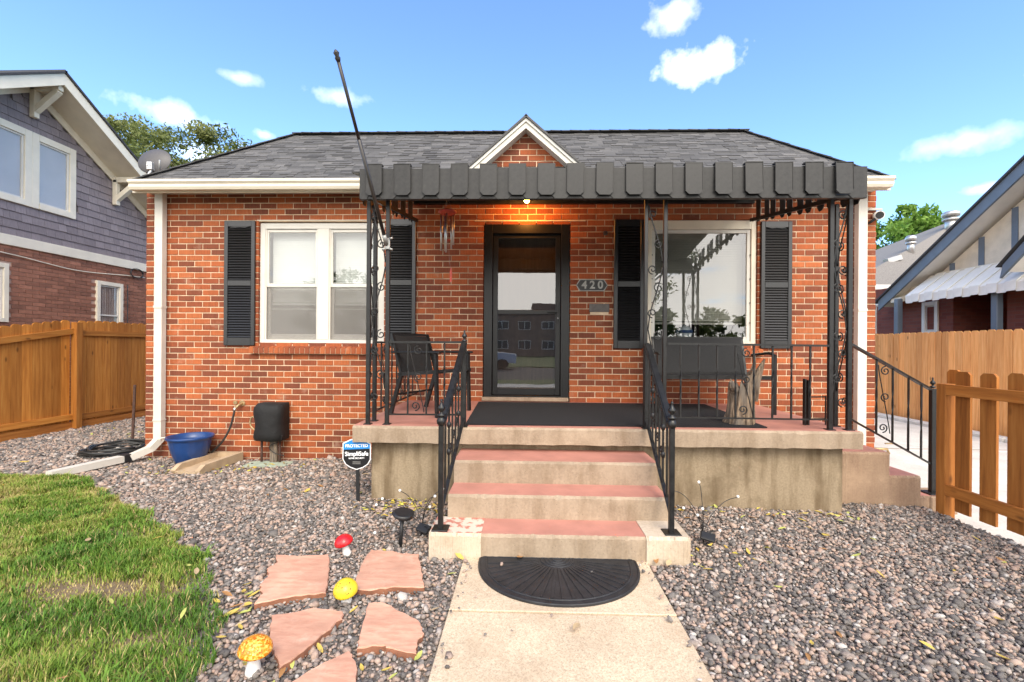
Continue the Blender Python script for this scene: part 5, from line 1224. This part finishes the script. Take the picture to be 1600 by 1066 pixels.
# rear wing roof facing the camera
rw = thing('rear_wing', 'grey roofed rear wing of the right neighbour house with roof vents', 'house wing', (12, 14, 0))
MB().box(9.9, 18, 13.4, 19, -.3, 2.9).build('wall', M_farbrick, rw)
MB().add([(9.0, 13.1, 3.25), (21, 13.1, 3.25), (21, 16, 6.1), (15.2, 16, 6.1), (9.0, 21, 3.25), (9.0, 13.1, 3.1), (21, 13.1, 3.1), (9.0, 21, 3.1)], [(0, 1, 2, 3), (4, 0, 3), (5, 6, 1, 0), (7, 5, 0, 4)]).build('roof', M_roofgrey, rw)
MB().bbox(8.95, 21, 13.0, 13.1, 3.08, 3.23, .02).build('gutter', M_ceiling, rw)
for (xx, yy, zb_, h_, r_) in ((11.75, 14.3, 4.35, .40, .09), (13.75, 15.2, 5.2, .55, .15)):
    v_ = MB(); v_.lathe([(r_, 0), (r_, h_)], (xx, yy, zb_), 14); v_.lathe([(r_*1.5, 0), (r_*1.6, .10), (r_*1.1, .16)], (xx, yy, zb_+h_), 14); v_.lathe([(r_*1.45, 0), (r_*1.5, .06)], (xx, yy, zb_+h_*.75), 14); v_.build('roof_vent', M_alu, rw)
MB().prism([(10.8, 4.0), (11.2, 4.12), (11.15, 4.25), (10.75, 4.13)], 'y', 13.9, 14.1).build('roof_vent', M_alu, rw)
def nb_window_r(y0, y1, z0, z1, sash=True):
    global M_shade
    keep = M_shade; M_shade = M_dimroom; nb_window(y0, y1, z0, z1, .085, sash, False, nr, RX, -1, M_ceiling); M_shade = keep
nb_window_r(11.45, 12.35, 1.1, 2.66); nb_window_r(10.44, 10.85, 1.78, 2.52, False)
MB().bbox(RX-.03, RX+.02, 10.4, 10.9, 1.69, 1.775, .006).build('sill', M_roofdark, nr)
for yy in (11.0, 8.75): MB().bbox(RX-.50, RX-.38, yy-.06, yy+.06, -.1, 2.62, .01).build('awning_post', M_bluegrey, nr)
# white metal awning
wa = thing('white_awning', 'white scalloped metal awning on the right neighbour house', 'awning', (RX-.5, 10, 2.6))
n = 15; y0, y1 = 5.6, 10.55; pw = (y1-y0)/n
wm = MB(); wm.add([(RX-.055, 0, 3.10), (RX-.62, 0, 2.64), (RX-.62, pw*.62, 2.64), (RX-.055, pw*.62, 3.10), (RX-.055, 0, 3.08), (RX-.62, 0, 2.62), (RX-.62, pw*.62, 2.62), (RX-.055, pw*.62, 3.08)], [(0, 1, 2, 3), (7, 6, 5, 4), (0, 4, 5, 1), (2, 6, 7, 3), (1, 5, 6, 2)])
wmm = wm.mesh('awning_pan', M_ceiling)
wvm = MB().prism([(0, 0), (0, -.13), (pw*.08, -.16), (pw*.52, -.16), (pw*.6, -.13), (pw*.6, 0)], 'x', 0, .006).mesh('awning_valance', M_ceiling)
for i in range(n):
    link('awning_pan', wmm, wa, (0, y0+i*pw, .028)); link('awning_pan', wmm, wa, (0, y0+i*pw+pw*.5, 0)); link('awning_valance', wvm, wa, (RX-.63, y0+i*pw, 2.65)); link('awning_valance', wvm, wa, (RX-.615, y0+i*pw+pw*.5, 2.63))
# small porch gable, nearest
pg = thing('porch_gable', 'small blue-grey porch gable at the right edge, above the white awning', 'porch roof', (9, 8, 2.7))
MB().prism([(8.30, 2.70), (8.25, 2.93), (6.2, 4.98), (6.2, 4.72)], 'x', 8.35, 8.40).build('bargeboard', M_bluegrey, pg)
MB().prism([(8.34, 2.90), (8.27, 2.97), (6.2, 5.04), (6.2, 4.97)], 'x', 8.31, 9.15).build('roof', M_roofdark, pg)
MB().prism([(8.22, 2.80), (8.2, 2.83), (6.2, 4.83), (6.2, 4.80)], 'x', 8.41, 9.15).build('soffit', M_ceiling, pg)

# ---------------------------------------------------------------- trees
def tree(name, label, x, y, h, cr, seed, mat, n=5200, ls=.16, zc=.68, sq=.8, clumps=46, group=None, leafy=.55):
    rr = np.random.RandomState(seed); t_ = thing(name, label, 'tree', (x, y, -.3), group)
    m_ = MB(); base = Vector((x, y, -.3)); top = Vector((x+.2, y, h*zc))
    m_.tube([base, base.lerp(top, .5)+Vector((.1, 0, 0)), top], [h*.022, h*.016, h*.008], 8)
    cc = []
    for i in range(clumps):
        d = rr.normal(size=3); d /= np.linalg.norm(d); rad = cr*(.35+.65*rr.rand()**.5)
        c = np.array([x, y, h*zc])+d*rad*np.array([1, 1, sq]); cc.append((c, cr*rr.uniform(.13, .30)))
        if i % 3 == 0: m_.tube([top-Vector((0, 0, h*.15*rr.rand())), Vector(c).lerp(top, .5)+Vector((0, 0, -.1*cr)), Vector(c)], [h*.007, h*.004, h*.0015], 5)
    m_.build('trunk', M_bark, t_)
    per = n//clumps; P = []; T = []
    for c, r_ in cc:
        d = rr.normal(size=(per, 3)); d /= np.linalg.norm(d, axis=1)[:, None]
        p = c+d*r_*(rr.rand(per, 1)**.45)*np.array([1.15, 1.15, .8]); P.append(p); T.append(np.clip(.5+.28*rr.normal()+.18*rr.normal(size=per), 0, 1))
    P = np.concatenate(P); T = np.concatenate(T); N_ = len(P)
    a = rr.normal(size=(N_, 3)); a /= np.linalg.norm(a, axis=1)[:, None]; b = np.cross(a, rr.normal(size=(N_, 3))); b /= np.linalg.norm(b, axis=1)[:, None]
    s_ = ls*rr.uniform(.6, 1.3, (N_, 1))
    V = np.stack([P-a*s_, P+b*s_*.42, P+a*s_, P-b*s_*.42], 1).reshape(-1, 3); i0 = np.arange(N_)*4
    F = np.stack([np.stack([i0, i0+1, i0+2], 1), np.stack([i0, i0+2, i0+3], 1)], 1).reshape(-1, 3)
    o = link('crown', np_mesh('crown', V, F, np.repeat(T, 4), mat), t_); return t_
tree('shade_tree', 'olive green tree rising behind the left roof hip', -12.6, 17.5, 9.9, 2.6, 3, M_leaf, 15000, .085, .78, .8, 60)
tree('shade_tree', 'lower olive green tree between the shingled gable and the dish', -16.2, 18, 10.4, 2.5, 5, M_leaf, 13000, .085, .78, .9, 54)
tree('leafy_tree', 'bright green leafy tree behind the right neighbour roof', 18.6, 23, 8.5, 2.4, 8, M_leaf2, 8000, .14, .72, .9, 40)

# ---------------------------------------------------------------- across the street (mirrored in the glass)
struct(MB().box(-200, 200, -22, -9, -.30, -.16).build('street', M_asphalt)); struct(MB().bbox(-200, 3.6, -6.2, -4.6, -.3, -.04, .01).build('sidewalk', M_drive))
mb = MB(); mb.box(-200, 3.6, -9, -6.2, -.3, -.06).box(-200, 3.6, -4.6, -.6, -.3, -.03); struct(mb.build('verge', M_ground)); struct(MB().box(-200, 200, -60, -22, -.3, -.1).build('far_verge', M_ground))
ap = thing('apartment_building', 'brown brick apartment block across the street, mirrored in the storm door', 'building', (2, -58, 0))
MB().box(-9, 16, -70, -58, -.3, 6.6).box(1, 7, -68, -60, 6.6, 8.2).build('wall', M_aptbrick, ap); MB().bbox(-9.2, 16.2, -70.2, -57.8, 6.6, 6.9, .05).build('cornice', M_conc, ap)
wf = MB().box(-.95, .95, 0, .08, 0, 1.3).mesh('window', M_ceiling); wp = [MB().box(-.85, -.05, .08, .1, .1, 1.2).mesh('pane', M_dimroom), MB().box(.05, .85, .08, .1, .1, 1.2).mesh('pane', M_dimroom)]
for fl in range(2):
    for k_ in range(7):
        o = link('window', wf, ap, (-7.2+k_*3.5, -58.0, 1.0+fl*3.0))
        for p_ in wp: link('pane', p_, o, (-7.2+k_*3.5, -58.0, 1.0+fl*3.0))
pk = thing('pickup_truck', 'white pickup truck parked across the street, mirrored in the storm door', 'truck', (-3.4, -20, -.16))
m_ = MB(); m_.prism([(-2.7, .45), (2.7, .45), (2.75, .75), (2.7, 1.05), (1.5, 1.15), (.75, 1.75), (-.85, 1.80), (-1.05, 1.15), (-2.75, 1.12)], 'y', -.95, .95); me = m_.mesh('body', M_carpaint); link('body', me, pk, (-3.4, -20, -.16))
link('glazing', MB().prism([(1.2, 1.2), (.7, 1.68), (-.75, 1.72), (-.85, 1.2)], 'y', -.97, .97).mesh('glazing', M_dimroom), pk, (-3.4, -20, -.16))
for wx in (-1.75, 1.8):
    for s_ in (-1, 1): link('wheel', MB().tube([(wx, s_*.75, .38), (wx, s_*.98, .38)], .38, 16).mesh('wheel', M_tyre), pk, (-3.4, -20, -.16))
up = thing('utility_pole', 'wooden utility pole across the street, mirrored in the storm door', 'pole', (-3.5, -24, -.2)); MB().tube([(-3.5, -24, -.2), (-3.5, -24, 8.0)], .13, 8).build('shaft', M_bark, up); MB().bar((-4.4, -24, 7.4), (-2.6, -24, 7.4), .1).build('crossarm', M_bark, up)
tree('street_tree', 'leafy street tree mirrored in the picture window', 5.7, -11, 8.0, 2.3, 21, M_leaf, 2600, .11, .66, .8, 46)
tree('street_tree', 'street tree mirrored in the twin window on the left', -9.5, -12, 5.6, 2.4, 22, M_leaf, 2600, .14, .62, .8, 40)
for k_, xx in enumerate((-22, -15, 15, 22, 30)):
    tree('street_tree', ['round tree beyond the far verge, leftmost of the row', 'round tree beyond the far verge left of the apartments', 'round tree beyond the far verge right of the apartments', 'second round tree right of the apartments', 'third round tree right of the apartments'][k_], xx, -40, 6.0, 3.4, 30+k_, M_leaf, 1500, .35, .55, .75, 24)

# ---------------------------------------------------------------- gravel
ico = np.array([(0, 1, 1.618), (0, -1, 1.618), (0, 1, -1.618), (0, -1, -1.618), (1, 1.618, 0), (-1, 1.618, 0), (1, -1.618, 0), (-1, -1.618, 0), (1.618, 0, 1), (-1.618, 0, 1), (1.618, 0, -1), (-1.618, 0, -1)])/1.902
icf = np.array([(0, 1, 8), (0, 8, 4), (0, 4, 5), (0, 5, 9), (0, 9, 1), (1, 9, 7), (1, 7, 6), (1, 6, 8), (8, 6, 10), (8, 10, 4), (4, 10, 2), (4, 2, 5), (5, 2, 11), (5, 11, 9), (9, 11, 7), (7, 11, 3), (7, 3, 6), (6, 3, 10), (10, 3, 2), (2, 3, 11)])
def gravel_points(x0, x1, y0, y1, pitch):
    gx, gy = np.meshgrid(np.arange(x0, x1, pitch), np.arange(y0, y1, pitch)); x = gx.ravel()+RS.uniform(-.5, .5, gx.size)*pitch; y = gy.ravel()+RS.uniform(-.5, .5, gx.size)*pitch; return x, y
def keep_gravel(x, y):
    k = ~inpoly(x, y, LAWNS)
    k &= ~((x > -.415) & (x < .817) & (y < 3.06)); k &= ~((x > -.645) & (x < 1.09) & (y > 3.01) & (y < 4.03)); k &= ~((x > -1.375) & (x < 2.745) & (y > 4.02)); k &= ~((x > -4.94) & (y > 5.74))
    k &= ~((x > 2.74) & (y > 4.25)); k &= ~((x > 3.63))
    k &= ~((x > -3.41) & (x < -2.88) & (y > 5.37) & (y < 5.63))
    k &= (x < -3.6) | (y < 5.76)
    # keep to what the street side can see
    k &= ~((x < -1.3) & (y < 1.2)); k &= ~((np.abs(x) > 3.0+1.35*y))
    k &= ~(x < -7.70)
    return k
def scatter(x, y, size, name):
    n = len(x); var = RS.uniform(.72, 1.28, (n, 12, 1)); V = ico[None]*var
    sc = np.stack([RS.uniform(.75, 1.35, n), RS.uniform(.6, 1.0, n), RS.uniform(.42, .75, n)], 1)*(size*np.exp(RS.normal(0, .34, n)))[:, None]
    V = V*sc[:, None, :]
    a = RS.uniform(0, 2*PI, n); tl = RS.normal(0, .35, n); t2 = RS.normal(0, .35, n)
    ca, sa, ct, st_ = np.cos(a), np.sin(a), np.cos(tl), np.sin(tl)
    X, Y, Z = V[..., 0], V[..., 1], V[..., 2]
    Y, Z = Y*ct[:, None]-Z*st_[:, None], Y*st_[:, None]+Z*ct[:, None]
    c2, s2 = np.cos(t2)[:, None], np.sin(t2)[:, None]; X, Z = X*c2-Z*s2, X*s2+Z*c2
    X, Y = X*ca[:, None]-Y*sa[:, None], X*sa[:, None]+Y*ca[:, None]
    zz = gz(x, y)+RS.uniform(-.004, .012, n)
    V = np.stack([X+x[:, None], Y+y[:, None], Z+zz[:, None]], -1).reshape(-1, 3)
    F = (icf[None]+(np.arange(n)*12)[:, None, None]).reshape(-1, 3)
    return V, F, np.repeat(RS.beta(1.05, 1.25, n), 12)
x, y = gravel_points(-9.4, 3.64, .9, 4.4, .0198); k = keep_gravel(x, y); V1, F1, T1 = scatter(x[k], y[k], .0124, 'a')
x, y = gravel_points(-9.4, 3.64, 4.4, 9.5, .028); k = keep_gravel(x, y); V2, F2, T2 = scatter(x[k], y[k], .0178, 'b')
xs_ = np.concatenate([RS.uniform(-.40, -.33, 26), RS.uniform(.74, .80, 26), RS.uniform(-.4, .8, 8)]); V3, F3, T3 = scatter(xs_, RS.uniform(1.5, 3.0, 60), .009, 'c'); V3[:, 2] += .030
x, y = gravel_points(-1.4, 3.64, -.6, .9, .030); k = keep_gravel(x, y); V4, F4, T4 = scatter(x[k], y[k], .0185, 'd'); o3 = len(V1)+len(V2)
gv = link('gravel', np_mesh('gravel', np.concatenate([V1, V2, V3, V4]), np.concatenate([F1, F2+len(V1), F3+o3, F4+o3+len(V3)]), np.concatenate([T1, T2, T3, T4]), M_gravel))
tag(gv, 'mixed grey and pink gravel around the path and house', 'gravel', kind='stuff')

# ---------------------------------------------------------------- grass
def vnoise(x, y, s, seed):
    r_ = np.random.RandomState(seed); g_ = r_.rand(64, 64); X = (x*s) % 63; Y = (y*s) % 63; i = X.astype(int); j = Y.astype(int); fx = X-i; fy = Y-j; fx = fx*fx*(3-2*fx); fy = fy*fy*(3-2*fy)
    return (g_[i, j]*(1-fx)*(1-fy)+g_[i+1, j]*fx*(1-fy)+g_[i, j+1]*(1-fx)*fy+g_[i+1, j+1]*fx*fy)
ng = 230000; x = RS.uniform(-8.6, -1.3, ng*2); y = RS.uniform(.9, 4.9, ng*2); 
wx_ = (vnoise(x+20, y+20, 7, 41)-.5)*.16; wy_ = (vnoise(x+20, y+20, 6, 42)-.5)*.16
k = inpoly(x+wx_*.7-.035, y+wy_*.7-.035, LAWNS) & (-x < .9+1.35*y); x, y = x[k][:ng], y[k][:ng]
dens = vnoise(x+20, y+20, 1.6, 1)*.6+vnoise(x+20, y+20, 5, 2)*.4
bare = np.exp(-(((x+2.45)/.55)**2+((y-2.55)/.14)**2))*1.0+np.exp(-(((x+3.9)/.5)**2+((y-4.25)/.16)**2))*.8+np.exp(-(((x+3.0)/.35)**2+((y-3.3)/.10)**2))*.6+np.exp(-(((x+1.9)/.3)**2+((y-2.1)/.10)**2))*.45
keep = RS.rand(len(x)) < np.clip(.35+dens*.9-bare*.55, .2, 1); x, y, dens, bare = x[keep], y[keep], dens[keep], bare[keep]; n = len(x)
clump = vnoise(x+20, y+20, 9, 3)
hh = np.clip(.018+.046*clump**1.5+.016*RS.rand(n)-.03*bare, .010, .10); hh[RS.rand(n) < .01] *= 1.7
an = RS.uniform(0, 2*PI, n); lean = hh*RS.uniform(.1, 1.1, n); wd = RS.uniform(.0014, .0030, n)*(1+.25*np.maximum(y-2, 0))
z0 = gz(x, y)+.012; dx, dy = np.cos(an), np.sin(an); px, py = -dy, dx
V = np.stack([np.stack([x-px*wd, y-py*wd, z0], 1), np.stack([x+px*wd, y+py*wd, z0], 1), np.stack([x+dx*lean*.4+px*wd*.8, y+dy*lean*.4+py*wd*.8, z0+hh*.62], 1), np.stack([x+dx*lean*.4-px*wd*.8, y+dy*lean*.4-py*wd*.8, z0+hh*.62], 1), np.stack([x+dx*lean, y+dy*lean, z0+hh], 1)], 1).reshape(-1, 3)
i0 = np.arange(n)*5; F = np.stack([np.stack([i0, i0+1, i0+2], 1), np.stack([i0, i0+2, i0+3], 1), np.stack([i0+3, i0+2, i0+4], 1)], 1).reshape(-1, 3)
tn = np.clip(.36+(.5-vnoise(x+9, y+20, 2.2, 5))*1.0+(.5-clump)*.25+bare*.6+RS.normal(0, .13, n), 0, 1); tn[RS.rand(n) < .10] = .9
# coarse weedy tufts among the turf
nc = 90; cx_ = RS.uniform(-4.6, -1.45, nc); cy_ = RS.uniform(1.5, 4.5, nc); kk_ = inpoly(cx_-.05, cy_-.05, LAWNS); cx_, cy_ = cx_[kk_], cy_[kk_]
per = 26; n2 = len(cx_)*per; x = np.repeat(cx_, per)+RS.normal(0, .022, n2); y = np.repeat(cy_, per)+RS.normal(0, .022, n2); an = RS.uniform(0, 2*PI, n2); hh = RS.uniform(.035, .085, n2); lean = hh*RS.uniform(.6, 1.8, n2); wd = RS.uniform(.0025, .0048, n2)
z0 = gz(x, y)+.014; dx, dy = np.cos(an), np.sin(an); px, py = -dy, dx
W_ = np.stack([np.stack([x-px*wd, y-py*wd, z0], 1), np.stack([x+px*wd, y+py*wd, z0], 1), np.stack([x+dx*lean*.4+px*wd*.8, y+dy*lean*.4+py*wd*.8, z0+hh*.72], 1), np.stack([x+dx*lean*.4-px*wd*.8, y+dy*lean*.4-py*wd*.8, z0+hh*.72], 1), np.stack([x+dx*lean, y+dy*lean, z0+hh*.8], 1)], 1).reshape(-1, 3)
i0 = np.arange(n2)*5+len(V); F = np.concatenate([F, np.stack([np.stack([i0, i0+1, i0+2], 1), np.stack([i0, i0+2, i0+3], 1), np.stack([i0+3, i0+2, i0+4], 1)], 1).reshape(-1, 3)]); V = np.concatenate([V, W_])
tn = np.concatenate([tn, np.clip(np.repeat(RS.uniform(.0, .42, len(cx_)), per)+RS.normal(0, .05, n2), 0, 1)])
gr = link('grass', np_mesh('grass', V, F, np.repeat(tn, 5), M_grass)); tag(gr, 'patchy green lawn grass with dry straw spots', 'grass', kind='stuff')

# ---------------------------------------------------------------- fallen leaves
def leaf_mesh(seed, mat):
    rr = random.Random(seed); L_ = 1.0; w = rr.uniform(.30, .42); fold = rr.uniform(.05, .22); curl = rr.uniform(-.3, .35); vs = []
    for i in range(6):
        u = i/5; hw = w*.5*math.sin(PI*min(1, u*.92+.06))**.8; z_ = curl*(u-.5)**2*1.2
        vs += [(u-.5, -hw, z_+fold*hw*2), (u-.5, 0, z_), (u-.5, hw, z_+fold*hw*2)]
    fs = [(3*i+a, 3*(i+1)+a, 3*(i+1)+a+1, 3*i+a+1) for i in range(5) for a in (0, 1)]
    m_ = MB(); m_.add(vs, fs, smooth=True); return m_.mesh('fallen_leaf', mat)
LM = {k_: [leaf_mesh(i*7+len(k_), mt) for i in range(5)] for k_, mt in M_fallen.items()}
CN = {'yellow': 'yellow', 'lime': 'yellow-green', 'rust': 'rusty brown', 'tan': 'dry tan'}
rl = random.Random(12)
def leaf(x, y, kind, zone, s=None, z=None):
    z = gzf(x, y)+.022 if z is None else z
    o = link('fallen_leaf', rl.choice(LM[kind]), None, (x, y, z), rot=(rl.uniform(-.35, .35), rl.uniform(-.3, .3), rl.uniform(0, 6.28)), scale=(s or rl.uniform(.04, .075),)*3)
    tag(o, CN[kind]+' fallen leaf '+zone, 'leaf', CN[kind]+' leaves '+zone)
def rkind(p=(.40, .30, .15, .15)): return rl.choices(('yellow', 'lime', 'rust', 'tan'), p)[0]
def drop(n, xr, yr, zone, s=None, dz=None, p=(.40, .30, .15, .15)):
    c = 0
    while c < n:
        x_, y_ = rl.uniform(*xr), rl.uniform(*yr)
        inl = bool(inpoly(np.array([x_]), np.array([y_]), LAWNS)[0])
        if ('lawn' in zone and 'beside' not in zone) != inl: continue
        if any(bool(inpoly(np.array([x_]), np.array([y_]), pp)[0]) for pp in FLPOLY): continue
        leaf(x_, y_, rkind(p), zone, s and rl.uniform(*s), None if dz is None else gzf(x_, y_)+dz); c += 1
drop(34, (1.1, 3.5), (1.7, 3.9), 'on the gravel right of the path')
drop(26, (-2.9, -.7), (3.2, 5.2), 'on the gravel left of the steps', (.05, .08))
drop(26, (-1.8, -.45), (1.75, 3.1), 'on the gravel around the flagstones')
drop(20, (-4.8, -1.7), (4.9, 5.7), 'on the gravel along the brick wall', (.05, .085))
drop(18, (-7.4, -5.0), (4.9, 8.0), 'on the gravel of the left side yard', (.06, .1))
drop(24, (-4.2, -1.5), (1.7, 4.3), 'on the lawn', (.045, .08), .055)
drop(12, (-1.75, -1.42), (1.8, 2.6), 'on the gravel beside the lawn edge', (.05, .085))
drop(16, (1.1, 2.9), (3.75, 4.0), 'along the porch foundation on the right', (.05, .075))
for (x_, y_, kd, lb_) in ((-.03, 3.01, 'rust', 'at the foot of the steps on the mat edge'), (.86, 3.0, 'rust', 'at the right corner of the path by the pier'), (.93, 2.97, 'tan', 'at the right corner of the path by the pier'), (-.43, 3.0, 'yellow', 'at the left corner of the path by the pier'), (.26, 2.28, 'tan', 'lying in the middle of the path')):
    leaf(x_, y_, kd, lb_, .09, .05)
# dense litter drifted into corners
q = MB()
for (cx_, cy_, n, sx_, sy_) in ((-1.0, 3.85, 90, .28, .10), (-.62, 3.55, 40, .06, .2), (-3.2, 5.3, 46, .35, .10), (-4.0, 5.05, 18, .2, .05), (1.3, 3.2, 16, .2, .15), (2.0, 3.92, 24, .5, .05), (-7.3, 7.4, 30, .8, .12)):
    for i in range(n):
        x_, y_ = rl.gauss(cx_, sx_), rl.gauss(cy_, sy_)
        if (-.65 < x_ < 1.1 and y_ > 2.95) or (-1.4 < x_ < 2.8 and y_ > 4.0) or y_ > 5.72 and x_ > -4.9: continue
        L_ = rl.uniform(.035, .075); a = rl.uniform(0, 6.28); w_ = L_*.35; z_ = gzf(x_, y_)+rl.uniform(.012, .03); c_, s_ = math.cos(a), math.sin(a)
        pts = [(-L_/2, 0), (0, -w_/2), (L_/2, 0), (0, w_/2)]
        q.add([(x_+u*c_-v*s_, y_+u*s_+v*c_, z_+rl.uniform(-.008, .012)) for u, v in pts], [(0, 1, 2), (0, 2, 3)], rl.random())
M_litter = attr_mat('leaf_litter', 'tone', [(0, (.22, .10, .03)), (.35, (.55, .40, .06)), (.7, (.50, .48, .08)), (1, (.40, .27, .12))], .7, .2, 30, bs=0)
lt = tag(q.build('leaf_litter', M_litter), 'small yellow leaf litter drifted against steps and walls', 'leaf litter', kind='stuff')
